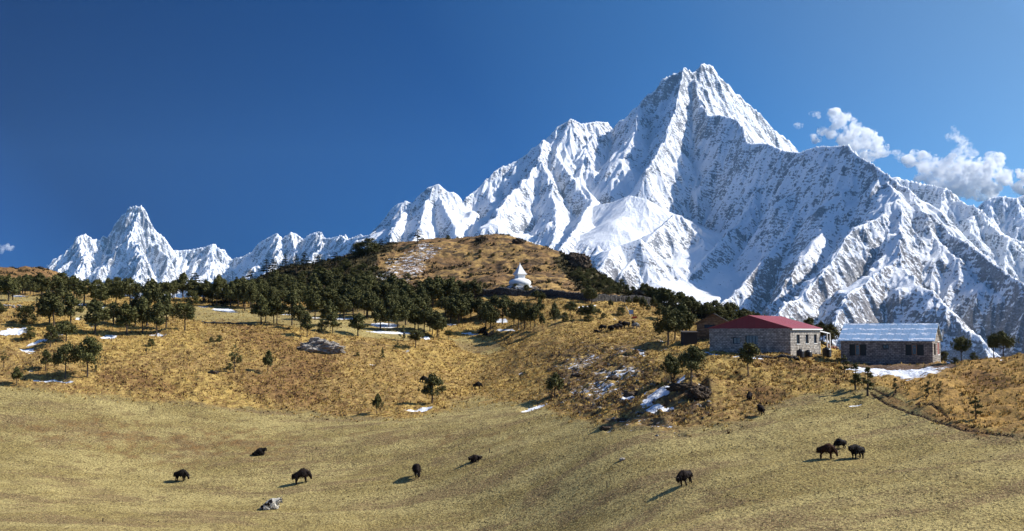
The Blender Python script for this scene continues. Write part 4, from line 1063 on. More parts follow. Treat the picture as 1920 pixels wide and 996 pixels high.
for zz in (-1.44, -3.06):
    b = PB(); b.box(A + s * 4.5 - g * .05 + Vector((0, 0, zz)), s * 2.0, g * .10, Vector((0, 0, .1))); b.build('lintel', WHITEP, blue)
b = PB(); b.box(A - g * .03 - s * .03 + Vector((0, 0, -5.6)), g * 10.7, s * .06 - s * .001, Vector((0, 0, 1.15))); b.build('plinth', plain('dark_plinth', (.10, .09, .085), .95), blue)

# tan house with weathered roof
x0, y0 = (1372 - CX) / F * 150, 150
th_ = [(2.2, 3.9, .35, 1.25)]
tan, A, g, s = gabled_house('stone_house', 'small tan walled house with a weathered dark shingle roof', (x0 - .7, y0 - 2), 14, 5.0, 6.0, 1.15, -2.6, 1.45, .45, TANW, SHING, TANW, True, [], th_, .5)
window(tan, A, g, s, *th_[0], WOODD, 3)
# dark stone shed left of it
x0, y0 = (1306 - CX) / F * 146, 146
shd = empty('stone_shed', (x0 - .9, y0 + 1, -1.4), 'low dark stone shed left of the tan house', 'shed')
b = PB(); b.wall((x0, y0, 0), (-1, 0, 0), 2.0, -2.6, -.25, [], .1, (0, 1, 0)); b.wall((x0, y0, 0), (0, 1, 0), 2.4, -2.6, -.25, [], .1, (-1, 0, 0)); b.wall((x0 - 2, y0, 0), (0, 1, 0), 2.4, -2.6, -.25, [], .1, (1, 0, 0)); b.wall((x0, y0 + 2.4, 0), (-1, 0, 0), 2.0, -2.6, -.25, [], .1, (0, -1, 0))
b.build('wall', plain('sooty_stone', (.045, .042, .042), .95, .1, .4, 5), shd)
slab([(x0 + .2, y0 - .25, -.22), (x0 - 2.2, y0 - .25, -.22), (x0 - 2.2, y0 + 2.6, .0), (x0 + .2, y0 + 2.6, .0)], .1).build('roof', SHING, shd)
# green roofed shed behind the red roof
x0, y0 = (1494 - CX) / F * 152, 152
gs = empty('shed', (x0 - 1.5, y0 + 1, -1), 'shed with a green metal roof peeping above the red roof', 'shed')
b = PB(); b.wall((x0, y0, 0), (-1, 0, 0), 3.0, -3, 1.35, [], .1, (0, 1, 0)); b.wall((x0, y0, 0), (0, 1, 0), 3.0, -3, 1.6, [], .1, (-1, 0, 0)); b.wall((x0 - 3, y0, 0), (0, 1, 0), 3.0, -3, 1.6, [], .1, (1, 0, 0)); b.build('wall', STONE2, gs)
slab([(x0 - 3.1, y0 - .2, 1.35), (x0 + .1, y0 - .2, 1.35), (x0 + .1, y0 + 3.2, 1.95), (x0 - 3.1, y0 + 3.2, 1.95)], .06).build('roof', GREENR, gs)

# ------------------------------------------------------------------ water tanks
def lathe(prof, k=24):
    vs, fs = [], []
    for r, z in prof:
        for j in range(k): a = 2 * math.pi * j / k; vs.append((r * math.cos(a), r * math.sin(a), z))
    for i in range(len(prof) - 1):
        for j in range(k): fs.append((i * k + j, i * k + (j + 1) % k, (i + 1) * k + (j + 1) % k, (i + 1) * k + j))
    fs.append(tuple(range(k))[::-1]); fs.append(tuple((len(prof) - 1) * k + j for j in range(k)))
    return vs, fs
def linkm(name, me, parent=None, loc=None):
    o = bpy.data.objects.new(name, me); COL.objects.link(o)
    if parent: o.parent = parent
    if loc: o.location = loc
    return o
prof = [(.50, 0), (.52, .04)]
for i in range(5): z = .1 + i * .17; prof += [(.50, z), (.53, z + .04), (.53, z + .09), (.50, z + .13)]
prof += [(.46, 1.0), (.30, 1.08), (.2, 1.1)]
tank_me = mesh_from('tank_body', [lathe(prof)], BLACKP, True); lid_me = mesh_from('tank_lid', [lathe([(.2, 1.1), (.21, 1.16), (.15, 1.19)])], BLACKP, True)
for px, D, sc, lb in ((1498.5, 124.5, .93, 'black ribbed water tank before the lit gable wall, left of two'), (1513, 125.5, .93, 'black ribbed water tank before the lit gable wall, right of two'), (1548, 131, 1.12, 'larger black water tank between the two stone houses')):
    x = (px - CX) / F * D * 1.0; z = ground(x, D)
    t = empty('water_tank', (x, D, z - .03), lb, 'water tank', 'black water tanks'); t.scale = (sc, sc, sc)
    linkm('body', tank_me, t); linkm('lid', lid_me, t)

# ------------------------------------------------------------------ shrine
WW = NT('whitewash', .9, .1); v_ = WW.obj()
WW.color(WW.mix(WW.ramp(WW.noise(v_, 1.1, 5, .7), .5, .75), (.78, .77, .74), (.52, .49, .45))); WW.bump(WW.noise(v_, 2.0, 4, .6), .4, .12); WW = WW.m
sx, sy, sz = hit(975, 544)
st = empty('stupa', (sx, sy + 2.2, sz - .1), 'white domed stupa with a pointed four sided spire below the hill', 'stupa'); st.rotation_euler = (0, 0, R(28))
def sq(prof):
    vs, fs = [], []
    for r, z in prof:
        for a in (45, 135, 225, 315): vs.append((r * math.sqrt(2) * math.cos(R(a)), r * math.sqrt(2) * math.sin(R(a)), z))
    for i in range(len(prof) - 1):
        for j in range(4): fs.append((i * 4 + j, i * 4 + (j + 1) % 4, (i + 1) * 4 + (j + 1) % 4, (i + 1) * 4 + j))
    fs.append((3, 2, 1, 0)); n = (len(prof) - 1) * 4; fs.append((n, n + 1, n + 2, n + 3)); return vs, fs
linkm('plinth', mesh_from('stupa_plinth', [sq([(2.45, -.6), (2.45, .7), (2.6, .72), (2.6, .86), (2.2, .88), (2.2, 1.2)])], WW), st)
linkm('dome', mesh_from('stupa_dome', [lathe([(2.35, 1.2), (2.62, 1.45), (2.75, 1.8), (2.70, 2.15), (2.45, 2.5), (1.95, 2.8), (1.2, 3.0), (.6, 3.05)], 32)], WW, True), st)
linkm('harmika', mesh_from('stupa_harmika', [sq([(.95, 2.85), (.95, 3.75), (1.05, 3.78), (1.32, 4.02), (1.32, 4.12)])], WW), st)
linkm('spire', mesh_from('stupa_spire', [sq([(1.22, 4.12), (.95, 4.6), (.62, 5.3), (.30, 6.0), (.10, 6.45)])], WW), st)
linkm('finial', mesh_from('stupa_finial', [lathe([(.10, 6.42), (.14, 6.55), (.05, 6.75), (.01, 6.95)], 10)], WW, True), st)
plant(966, 545, 13, 18, 'bush', 'dark bush right before the left foot of the white stupa', 'bushes at the shrine')
plant(987, 546, 12, 14, 'bush', 'dark bush right before the right foot of the white stupa', 'bushes at the shrine')
plant(941, 545, 11, 15, 'bush', 'dark bush a little left of the white stupa', 'bushes at the shrine')
plant(909, 538, 8, 12, 'bush', 'small dark bush farther left of the white stupa', 'bushes at the shrine')
plant(958, 514, 8, 10, 'bush', 'dark bush on the hill behind the stupa, left of its spire', 'bushes at the shrine')

# ------------------------------------------------------------------ rocks and dry stone walls
def rock_material(name, a, b, c, sc=1.0):
    s = NT(name, .95, .15); v = s.obj()
    k = s.mix(s.ramp(s.noise(v, 1.1 * sc, 5, .7), .38, .62), a, b)
    k = s.mix(s.ramp(s.noise(v, 2.6 * sc, 4, .7), .55, .66), k, c)
    s.color(k); s.bump(s.noise(v, 3 * sc, 5, .75), .9, .15); return s.m
PALE = rock_material('pale_lichen_rock', (.42, .39, .34), (.24, .20, .16), (.10, .075, .055))
DARKROCK = rock_material('dark_rock', (.060, .045, .033), (.12, .085, .055), (.025, .02, .015))
WALLM = rock_material('dry_stone', (.085, .078, .070), (.04, .037, .035), (.20, .18, .16), 1.6)  # stone darkened all over: the wall's shaded side is put into its colour
def rock(name, px, py, w, d, h, mat, label, seed, cat='boulder', group=None, sink=.25, rz=0, sub=5):
    x, y, z = hit(px, py); bm = bmesh.new(); bmesh.ops.create_icosphere(bm, subdivisions=sub, radius=1)
    P = np.array([v.co[:] for v in bm.verts]); q = P * 1.7 + seed * 3.1
    n = perlin(q[:, 0] + q[:, 2], q[:, 1] - q[:, 2] * .7, seed) * .55 + perlin(q[:, 0] * 2.6 - q[:, 2] * 2, q[:, 1] * 2.6 + q[:, 2], seed + 3) * .32 + perlin(q[:, 0] * 7 + q[:, 2] * 5, q[:, 1] * 7 - q[:, 2] * 5, seed + 5) * .10
    n = np.round(n * 5) / 5 * .6 + n * .4
    P = P * (1 + n)[:, None]
    for v, p in zip(bm.verts, P): v.co = Vector((p[0] * w / 2, p[1] * d / 2, p[2] * h / 2 + h / 2 - sink * h))
    me = bpy.data.meshes.new(name); bm.to_mesh(me); bm.free(); me.materials.append(mat)
    o = linkm(name, me, None, (x, y + d * .3, z)); o.rotation_euler = (0, 0, rz); prop(o, label, cat, group); return o
rock('rock_outcrop', 600, 659, 7.6, 4.0, 2.9, PALE, 'large pale lichen covered rock outcrop on the left slope', 1, 'rock', sink=.32, rz=.15)
rock('rock_outcrop', 625, 662, 3.2, 2.2, 1.6, PALE, 'smaller pale rock at the right end of the large outcrop', 2, 'rock', sink=.3)
rock('boulder', 1167, 864, .55, .4, .32, PALE, 'small pale boulder alone on the open meadow', 3, sink=.2, sub=3)
rock('rock_outcrop', 1316, 750, 2.8, 2.0, 1.9, DARKROCK, 'dark brown rock at the right end of the snowy bank', 4, 'rock', rz=.5)
rock('rock_outcrop', 1282, 730, 3.2, 1.6, 1.1, DARKROCK, 'dark jagged rock step that shades the snow bank', 5, 'rock', sink=.4)
rock('rock_crag', 1088, 502, 5.5, 4, 4.6, DARKROCK, 'dark crag on the right shoulder of the hill skyline', 6, 'rock')
rock('rock_crag', 1076, 490, 4.5, 4, 3.2, DARKROCK, 'smaller dark crag just above the one on the right shoulder', 7, 'rock')
rock('rock_crag', 1212, 560, 5.5, 4, 3.6, rock_material('brown_crag', (.26, .19, .11), (.16, .11, .065), (.07, .05, .035)), 'brown crag rising from the conifers at the right foot of the hill', 8, 'rock')
rock('boulder', 972, 457, 3.4, 2.4, 2.2, DARKROCK, 'dark boulder just under the top of the hill', 9)
rock('boulder', 903, 450, 3.6, 2.2, 1.2, DARKROCK, 'flat dark boulder on the hill skyline', 10)
for i, (px, py, w) in enumerate([(1004, 541, .9), (1009, 543, .6), (1000, 543, .7)]): rock('boulder', px, py, w, w * .7, w * .6, PALE, 'pale block in the little heap right of the stupa', 20 + i, group='stone heap by the stupa', sub=2)
for i, (px, py, w, lb) in enumerate([(1183, 742, 1.3, 'dark boulder at the upper rim of the speckled snow'), (1140, 806, 1.2, 'dark boulder beside the lowest snow scrap'), (1168, 790, .9, 'dark boulder between the two lowest snow scraps'), (400, 701, 1.3, 'flat dark boulder on the left brown slope'), (1150, 712, 1.2, 'dark boulder amid the speckled snow, upper one'), (1085, 706, 1.4, 'dark boulder amid the speckled snow, left one')]):
    rock('boulder', px, py, w * 1.3, w * .8, w * .55, DARKROCK, lb, 30 + i, sub=3, sink=.35)
for i in range(12): rock('boulder', 4 + i * 3.2 + random.uniform(-2, 2), 577 + random.uniform(-3, 3), .7, .6, .5, PALE if i % 4 else plain('orange_rock', (.42, .20, .09), .9), 'pale block in the loose row of stones at far left', 50 + i, group='row of stones on the left terrace', sub=2)
for i in range(12): rock('boulder', 1553 + i * 1.6 + random.uniform(-2, 2), 650 + random.uniform(-4, 4), .55, .5, .5, PALE if i % 3 else plain('rust_rock', (.36, .16, .11), .9), 'block in the rubble heap between the two stone houses', 70 + i, group='rubble heap between the houses', sub=2)

def dry_wall(label, pts, h, thick, n=260, nm='stone_wall'):
    W = [hit(px, py) for px, py in pts]
    # resample along the line, then follow the ground
    seg = [0]
    for a, b in zip(W[:-1], W[1:]): seg.append(seg[-1] + math.hypot(b[0] - a[0], b[1] - a[1]))
    L = seg[-1]; n = int(L / .22); xs = np.interp(np.linspace(0, L, n), seg, [w[0] for w in W]); ys = np.interp(np.linspace(0, L, n), seg, [w[1] for w in W])
    ys = ys + perlin(xs / 6, ys / 6, 3) * .5
    zs = np.array([ground(a, b) for a, b in zip(xs, ys)]); k = 9
    vs = []; prof = [(-.5, -.3), (-.52, .25), (-.47, .6), (-.42, .88), (-.2, 1.0), (.2, 1.0), (.42, .85), (.5, .4), (.5, -.3)]
    tx = np.gradient(xs); ty = np.gradient(ys); ln = np.hypot(tx, ty); nx, ny = ty / ln, -tx / ln
    hh = h * (1 + perlin(np.arange(n) / 14.0, np.zeros(n), 9) * .35 + rng.normal(size=n) * .05)
    for i in range(n):
        for (a, b) in prof:
            j = rng.normal(size=3) * .045
            vs.append((xs[i] - nx[i] * a * thick + j[0], ys[i] - ny[i] * a * thick + j[1], zs[i] + b * hh[i] + j[2] * (b > 0)))
    fs = [(i * k + j, i * k + j + 1, (i + 1) * k + j + 1, (i + 1) * k + j) for i in range(n - 1) for j in range(k - 1)]
    me = bpy.data.meshes.new(nm); me.from_pydata(vs, [], fs); me.update(); me.materials.append(WALLM)
    o = linkm(nm, me); prop(o, label, 'stone wall', 'dry stone walls'); return o
dry_wall('long dark dry stone wall running right from below the stupa', [(735, 560), (790, 559), (845, 557), (900, 555), (960, 554), (1010, 554), (1060, 559), (1105, 565), (1150, 566), (1200, 566), (1240, 570)], 1.5, .8)
dry_wall('low tumbled stone wall at the front of the green terrace', [(378, 605), (400, 606), (430, 608), (448, 610), (466, 611)], .35, .6)
dry_wall('stub of stone wall on the snowy ledge left of the hill', [(590, 546), (615, 543), (640, 541)], .6, .6)
dry_wall('low rough stone edge beside the snow before the red roofed house', [(1418, 671), (1450, 672), (1478, 670), (1495, 676)], .25, .5)

# ------------------------------------------------------------------ small man made things
def pole(px, py, hpx, label, lean=(0, 0), r=.045, mat=WOODD, nm='wooden_post', cat='post', group=None):
    x, y, z = hit(px, py); H = hpx * y / F
    me = mesh_from(nm, [tube([(0, 0, -.15), (lean[0] * .5, lean[1] * .5, H * .5), (lean[0], lean[1], H)], [r, r * .95, r * .9], 7)], mat)
    o = linkm(nm, me, None, (x, y, z)); prop(o, label, cat, group); return o
pole(918, 850, 9, 'short dark post standing in the meadow right of the lying calf', r=.05)
pole(1138, 915, 12, 'short dark post standing in the front meadow right of centre', r=.05)
pole(193, 979, 7, 'short dark stump post near the lower left corner', r=.05)
pole(1627, 784, 8, 'short dark post in the meadow below the slender juniper pair', (.05, 0), r=.05)
pole(1299, 658, 20, 'left one of two poles leaning beside the red roofed house', (.75, .2), .035, WOODD, 'leaning_pole', 'pole')
pole(1303, 659, 20, 'right one of two poles leaning beside the red roofed house', (.75, .2), .035, WOODD, 'leaning_pole', 'pole')
pole(1183, 592, 17, 'pale leaning pole above the yak herd', (-1.0, .2), .07, WHITEP, 'leaning_pole', 'pole')
for i, px in enumerate((1027, 1033, 1048, 1056)): pole(px, 614 - i * 2, 7, '%s thin fence post from the left on the slope below the wall' % ORD[i], r=.04, group='thin fence posts')
x, y, z = hit(1184, 595)
sg = empty('panel_on_post', (x, y, z), 'small pale blue panel on a post above the yak herd', 'solar panel')
linkm('post', mesh_from('panel_post', [tube([(.42, 0, -.2), (.42, 0, 1.6)], [.04, .04])], WOODD), sg)
bx_ = PB(); bx_.box((x - .5, y - .05, z + .65), (.9, 0, 0), (0, .05, .0), (0, .12, .9)); bx_.build('panel', plain('pale_blue_panel', (.30, .40, .52), .35, .5, .05), sg)
x, y, z = hit(1191, 597)
tb = PB(); tb.box((x - .55, y, z - .05), (1.1, .1, 0), (-.05, .6, 0), (0, 0, .34)); tb.box((x - .45, y + .05, z + .292), (.8, .08, 0), (-.04, .4, 0), (.05, 0, .1))
o = tb.build('red_bundle', plain('red_tarpaulin', (.50, .05, .03), .7)); prop(o, 'small red tarpaulin bundle on the grass right of the panel', 'bundle')

# loose stones in the rocky ground and clods along the path (too many to count)
def stones(name, n, region, smin, smax, mats, seed, label):
    g = np.random.default_rng(seed); cell_w = (np.gradient(tcol)[None] * DD) * np.gradient(drow)[:, None]
    w = (region * cell_w).ravel(); w = w / w.sum(); pick = g.choice(w.size, n, p=w)
    base = np.array([[1, 0, 0], [-1, 0, 0], [0, 1, 0], [0, -1, 0], [0, 0, 1], [0, 0, -1]], float)
    F8 = np.array([[0, 2, 4], [2, 1, 4], [1, 3, 4], [3, 0, 4], [2, 0, 5], [1, 2, 5], [3, 1, 5], [0, 3, 5]])
    s = g.uniform(smin, smax, n) * (.5 + g.random(n)); P = base[None] * (s[:, None] * g.uniform(.6, 1.3, (n, 6)))[..., None]
    P = P + g.normal(size=P.shape) * s[:, None, None] * .25
    P[..., 2] *= .6; P += np.stack([XX.ravel()[pick], DD.ravel()[pick], ZN.ravel()[pick]], -1)[:, None]
    V = P[:, F8].reshape(-1, 3, 3)
    m = NT(name, .95, .1); m.color(m.mix(m.attr('tone'), mats[0], mats[1]))
    o = linkm(name, soup_mesh(name, V, 3, m.m, attrs=dict(tone=np.repeat(g.random(n), 8)))); prop(o, label, None, None, 'stuff'); o['category'] = 'stones'
stones('loose_stones', 900, vis * (scrub * 1.0 + area([(690,556),(900,545),(985,542),(985,556),(800,562)], 5) * .8) * (np.abs(TT) < .56), .10, .32, ((.06, .05, .04), (.24, .22, .19)), 5, 'loose grey stones strewn over the rocky ground')
stones('earth_clods', 2000, vis * tr * (np.abs(TT) < .56) * (DD < 130), .05, .12, ((.05, .03, .02), (.16, .10, .06)), 6, 'dark earth clods along the edges of the worn path')
stones('dung_and_pebbles', 700, base_r * meadow * (DD < 150), .04, .10, ((.02, .015, .01), (.07, .05, .03)), 7, 'dark droppings and pebbles sprinkled over the pasture')
# ------------------------------------------------------------------ yaks
def yak_material(name, base, alt, cover):
    s = NT(name, .8, .2); v = s.obj()
    k = s.ramp(s.noise(v, 1.3, 3, .6), 1 - cover - .03, 1 - cover + .03) if cover else s.ramp(s.noise(v, 3, 3, .6), .4, .7)
    s.color(s.mix(k, base, alt)); return s.m
Y_BLACK = yak_material('black_coat', (.009, .007, .006), (.022, .014, .009), 0)
Y_BROWN = yak_material('brown_coat', (.060, .022, .008), (.020, .010, .006), 0)
Y_DBROWN = yak_material('dark_brown_coat', (.017, .009, .006), (.009, .006, .005), 0)
Y_PIED = yak_material('black_and_white_coat', (.014, .011, .010), (.66, .62, .53), .55)
Y_GREY = yak_material('pale_grey_coat', (.30, .29, .27), (.05, .045, .04), 0)
Y_SPOT = yak_material('black_coat_white_spot', (.010, .008, .007), (.50, .48, .44), .38)
Y_TAN = yak_material('tan_coat', (.36, .24, .13), (.10, .06, .035), 0)
HORN = plain('horn', (.10, .09, .08), .4)

def skin_body(pts, edges):
    me = bpy.data.meshes.new('yak_skel'); me.from_pydata([p[:3] for p in pts], [], edges); me.update()
    o = bpy.data.objects.new('yak_tmp', me); COL.objects.link(o)
    md = o.modifiers.new('skin', 'SKIN'); md.use_smooth_shade = True
    lay = me.skin_vertices[0] if me.skin_vertices else None
    if lay is None:
        bpy.context.view_layer.objects.active = o; bpy.ops.mesh.customdata_skin_add(); lay = me.skin_vertices[0]
    for i, p in enumerate(pts): lay.data[i].radius = (p[3], p[3] if len(p) < 5 else p[4]); lay.data[i].use_root = (i == 0)
    o.modifiers.new('sub', 'SUBSURF').levels = 2; o.modifiers['sub'].render_levels = 2
    dg = bpy.context.evaluated_depsgraph_get(); dg.update()
    res = bpy.data.meshes.new_from_object(o.evaluated_get(dg)); bpy.data.objects.remove(o); return res

def yak_meshes(pose, seed):
    g = np.random.default_rng(seed)
    if pose == 'lying':
        P = [(-.62, 0, .50, .36), (-.15, 0, .52, .42), (.40, 0, .55, .42), (.52, 0, .78, .24), (.85, 0, .72, .24), (1.10, .04, .86, .17), (1.30, .06, .72, .11),
             (-.95, 0, .32, .10), (-1.12, .1, .12, .09),
             (-.55, .34, .24, .20), (-.20, .46, .13, .09), (-.02, .50, .07, .06), (-.55, -.34, .24, .20), (-.20, -.46, .13, .09), (-.02, -.50, .07, .06),
             (.50, .28, .28, .17), (.85, .32, .12, .08), (.62, .36, .07, .06), (.50, -.28, .28, .17), (.85, -.32, .12, .08), (.62, -.36, .07, .06)]
        E = [(0, 1), (1, 2), (2, 3), (3, 4), (4, 5), (5, 6), (0, 7), (7, 8), (0, 9), (9, 10), (10, 11), (0, 12), (12, 13), (13, 14), (2, 15), (15, 16), (16, 17), (2, 18), (18, 19), (19, 20)]
        hd = Vector((1.10, .04, .86)); fwd = Vector((.2, .02, -.14)).normalized()
    else:
        st_ = {'graze': (0, 0, 0, 0), 'walk': (.16, -.14, -.12, .16), 'stand': (.03, -.03, .02, -.04)}[pose]
        P = [(-.66, 0, 1.06, .34), (-.12, 0, .97, .41), (.42, 0, .98, .42), (.48, 0, 1.20, .24)]
        if pose == 'graze': P += [(.86, 0, .92, .24), (1.12, .03, .52, .16), (1.20, .05, .20, .095)]; hd = Vector((1.12, .03, .56)); fwd = Vector((.1, 0, -.4)).normalized()
        elif pose == 'walk': P += [(.90, 0, 1.02, .24), (1.16, -.05, .86, .16), (1.32, -.08, .62, .10)]; hd = Vector((1.16, -.05, .88)); fwd = Vector((.2, 0, -.25)).normalized()
        else: P += [(.88, 0, 1.12, .24), (1.15, .04, 1.10, .17), (1.38, .06, .94, .105)]; hd = Vector((1.15, .04, 1.12)); fwd = Vector((.25, 0, -.14)).normalized()
        P += [(-.98, 0, .95, .07), (-1.06, 0, .52, .10)]
        for sgn, o1, o2 in ((1, st_[0], st_[2]), (-1, st_[1], st_[3])):
            P += [(-.66, .20 * sgn, .78, .21), (-.56 + o1 * .5, .21 * sgn, .52, .125), (-.74 + o1, .21 * sgn, .30, .075), (-.68 + o1, .21 * sgn, .03, .075)]
            P += [(.46, .20 * sgn, .74, .19), (.46 + o2 * .6, .21 * sgn, .44, .10), (.44 + o2 * .9, .21 * sgn, .24, .072), (.47 + o2, .21 * sgn, .03, .078)]
        E = [(0, 1), (1, 2), (2, 3), (3, 4), (4, 5), (5, 6), (0, 7), (7, 8)]
        for b in (9, 17): E += [(0, b), (b, b + 1), (b + 1, b + 2), (b + 2, b + 3), (2, b + 4), (b + 4, b + 5), (b + 5, b + 6), (b + 6, b + 7)]
    P = [(p[0] * .82,) + tuple(p[1:]) for p in P]; hd.x *= .82
    if pose != 'lying':
        P = [(p[0], p[1], p[2] + .12 if p[2] > .6 else p[2] * 1.15) + tuple(p[3:]) for p in P]; hd.z += .12 if hd.z > .6 else .05
    body = skin_body(P, E)
    zmin = min(v.co.z for v in body.vertices)
    for v in body.vertices: v.co.z -= zmin
    # shaggy coat: strands that hang from the flanks, belly, hump and tail
    co = np.array([v.co[:] for v in body.vertices]); no = np.array([v.normal[:] for v in body.vertices])
    lim = .12 if pose == 'lying' else .66
    ok = np.where((co[:, 2] > lim) & (co[:, 0] < 1.0))[0]; n = 2600
    p = co[g.choice(ok, n)] + g.normal(size=(n, 3)) * .035
    idx = ((p[:, None, :] - co[None, ::3]) ** 2).sum(-1).argmin(1) * 3; nn = no[idx]
    low = np.clip(1.15 - p[:, 2], .15, 1) if pose != 'lying' else np.full(n, .4)
    Ls = g.uniform(.08, .22, n) * (.5 + low)
    t = np.cross(nn, g.normal(size=(n, 3))); t /= np.linalg.norm(t, axis=1)[:, None] + 1e-6
    tip = p + nn * .05 + np.stack([g.normal(size=n) * .04, g.normal(size=n) * .04, -Ls], -1)
    tip[:, 2] = np.maximum(tip[:, 2], .02)
    V = np.stack([p - t * .028, p + t * .028, tip], 1)
    coat = soup_mesh('coat', V, 3, None)
    hs_ = []
    for sg in (1, -1):
        side = Vector((0, sg, 0)); up = fwd.cross(side) * (-sg); up = Vector((-fwd.z, 0, fwd.x)) if True else up
        b0 = hd + up * .10 + side * .07
        hs_.append(mesh_from('horn', [tube([b0, b0 + side * .16 + up * .02, b0 + side * .26 + up * .12, b0 + side * .24 + up * .25], [.035, .030, .020, .006], 6)], HORN, True))
    ear = []
    for sg in (1, -1):
        up = Vector((-fwd.z, 0, fwd.x)); b0 = hd + up * .04 + Vector((0, sg * .10, 0))
        ear.append(mesh_from('ear', [tube([b0, b0 + Vector((0, sg * .1, -.02)), b0 + Vector((0, sg * .19, -.06))], [.02, .045, .01], 5)], None, True))
    return body, coat, hs_, ear
YM = {p: yak_meshes(p, i + 3) for i, p in enumerate(('graze', 'walk', 'stand', 'lying'))}
def yak(px, py, hpx, head, pose, mat, label, group='grazing yaks', at_len=None):
    x, y, z = hit(px, py); ref = 1.54 if pose != 'lying' else 1.12
    sc = hpx * y / F / ref
    a = R(head); f = Vector((math.cos(a), math.sin(a), 0)); l = Vector((-f.y, f.x, 0))
    zf = ground(x + f.x * .6 * sc, y + f.y * .6 * sc); zb = ground(x - f.x * .65 * sc, y - f.y * .65 * sc)
    zl = ground(x + l.x * .3 * sc, y + l.y * .3 * sc); zr = ground(x - l.x * .3 * sc, y - l.y * .3 * sc)
    fx = Vector((f.x * 1.25 * sc, f.y * 1.25 * sc, zf - zb)).normalized(); ly = Vector((l.x * .6 * sc, l.y * .6 * sc, (zl - zr) * .5)); up = fx.cross(ly).normalized(); ly = up.cross(fx)
    root = empty('yak', (0, 0, 0), label, 'yak', group)
    M = Matrix(((fx.x, ly.x, up.x), (fx.y, ly.y, up.y), (fx.z, ly.z, up.z))).to_4x4()
    root.rotation_euler = M.to_euler(); root.scale = (sc, sc, sc); root.location = (x, y, (zf + zb + zl + zr) / 4 - .02)
    body, coat, horns, ears = YM[pose]
    def link(nm, me, m=None):
        o = bpy.data.objects.new(nm, me); COL.objects.link(o); o.parent = root
        if m:
            if not me.materials: me.materials.append(m)
            o.material_slots[0].link = 'OBJECT'; o.material_slots[0].material = m
        return o
    link('body', body, mat); link('coat', coat, mat)
    for h in horns: link('horn', h)
    for e in ears: link('ear', e, mat)
    return root
yak(340, 902, 23, -8, 'graze', Y_BLACK, 'black yak grazing alone at left, head to the right')
yak(486, 853, 15, 5, 'lying', Y_BLACK, 'black yak lying in the left meadow, back to the wood')
yak(567, 906, 28, 20, 'graze', Y_DBROWN, 'dark yak grazing right of the lone left one, pale hair on its rump')
yak(508, 954, 22, 4, 'lying', Y_PIED, 'black and white pied yak lying near the bottom of the photo')
yak(783, 893, 26, -78, 'graze', Y_DBROWN, 'dark brown yak seen end on in the middle of the meadow')
yak(893, 864, 15, -150, 'lying', Y_DBROWN, 'dark brown yak calf resting alone in the centre meadow')
yak(1288, 909, 30, -142, 'walk', Y_DBROWN, 'brown black yak walking down to the left, a leg lifted')
yak(1551, 860, 29, -25, 'graze', Y_BROWN, 'reddish brown yak grazing, left one of the trio at right', 'trio of yaks at right')
yak(1576, 842, 21, 195, 'graze', Y_SPOT, 'smaller black yak with a white spot, rearmost of the trio at right', 'trio of yaks at right')
yak(1607, 861, 29, -155, 'stand', Y_BLACK, 'black yak standing side on, right one of the trio at right', 'trio of yaks at right')
yak(896, 729, 14, 8, 'graze', Y_BLACK, 'black yak grazing alone on the dry slope in the centre')
yak(795, 718, 13, 200, 'graze', Y_BLACK, 'black yak just above the thick round juniper')
yak(1406, 751, 16, 60, 'graze', Y_DBROWN, 'dark yak on the slope under the lollipop juniper, upper of two')
yak(1428, 777, 19, 95, 'stand', Y_DBROWN, 'dark yak seen from behind under the lollipop juniper, lower of two')
HG = 'herd on the slope above the snowy scrub'
for px, py, h, hd_, ps, m, lb in [(1120, 624, 7, 170, 'lying', Y_BLACK, 'small black yak lying at the left end of the herd'),
    (1131, 620, 12, 170, 'graze', Y_BLACK, 'leftmost standing black yak of the herd'), (1144, 622, 13, -60, 'stand', Y_BLACK, 'black yak facing front, second standing one in the herd'),
    (1152, 619, 12, 15, 'graze', Y_DBROWN, 'dark brown yak in the thick of the herd'), (1160, 618, 13, 190, 'stand', Y_BLACK, 'black yak right of the dark brown one in the herd'),
    (1163, 612, 11, 100, 'stand', Y_DBROWN, 'brown yak standing behind the rest of the herd'), (1174, 615, 14, 185, 'graze', Y_BLACK, 'large black yak near the right end of the herd'),
    (1187, 611, 10, 90, 'stand', Y_BLACK, 'black yak half hidden behind the pale one in the herd'), (1191, 616, 12, 5, 'graze', Y_GREY, 'pale grey yak at the right end of the herd'),
    (905, 624, 10, 10, 'lying', Y_BLACK, 'black yak lying in the tree shade of the hollow, left of the tan one'), (911, 628, 8, 160, 'lying', Y_DBROWN, 'dark brown yak lying in the tree shade of the hollow, in the middle'), (921, 629, 9, 0, 'lying', Y_TAN, 'tan yak lying at the edge of the tree shade')]:
    yak(px, py, h, hd_, ps, m, lb, HG if px > 1000 else 'yaks resting in the hollow')

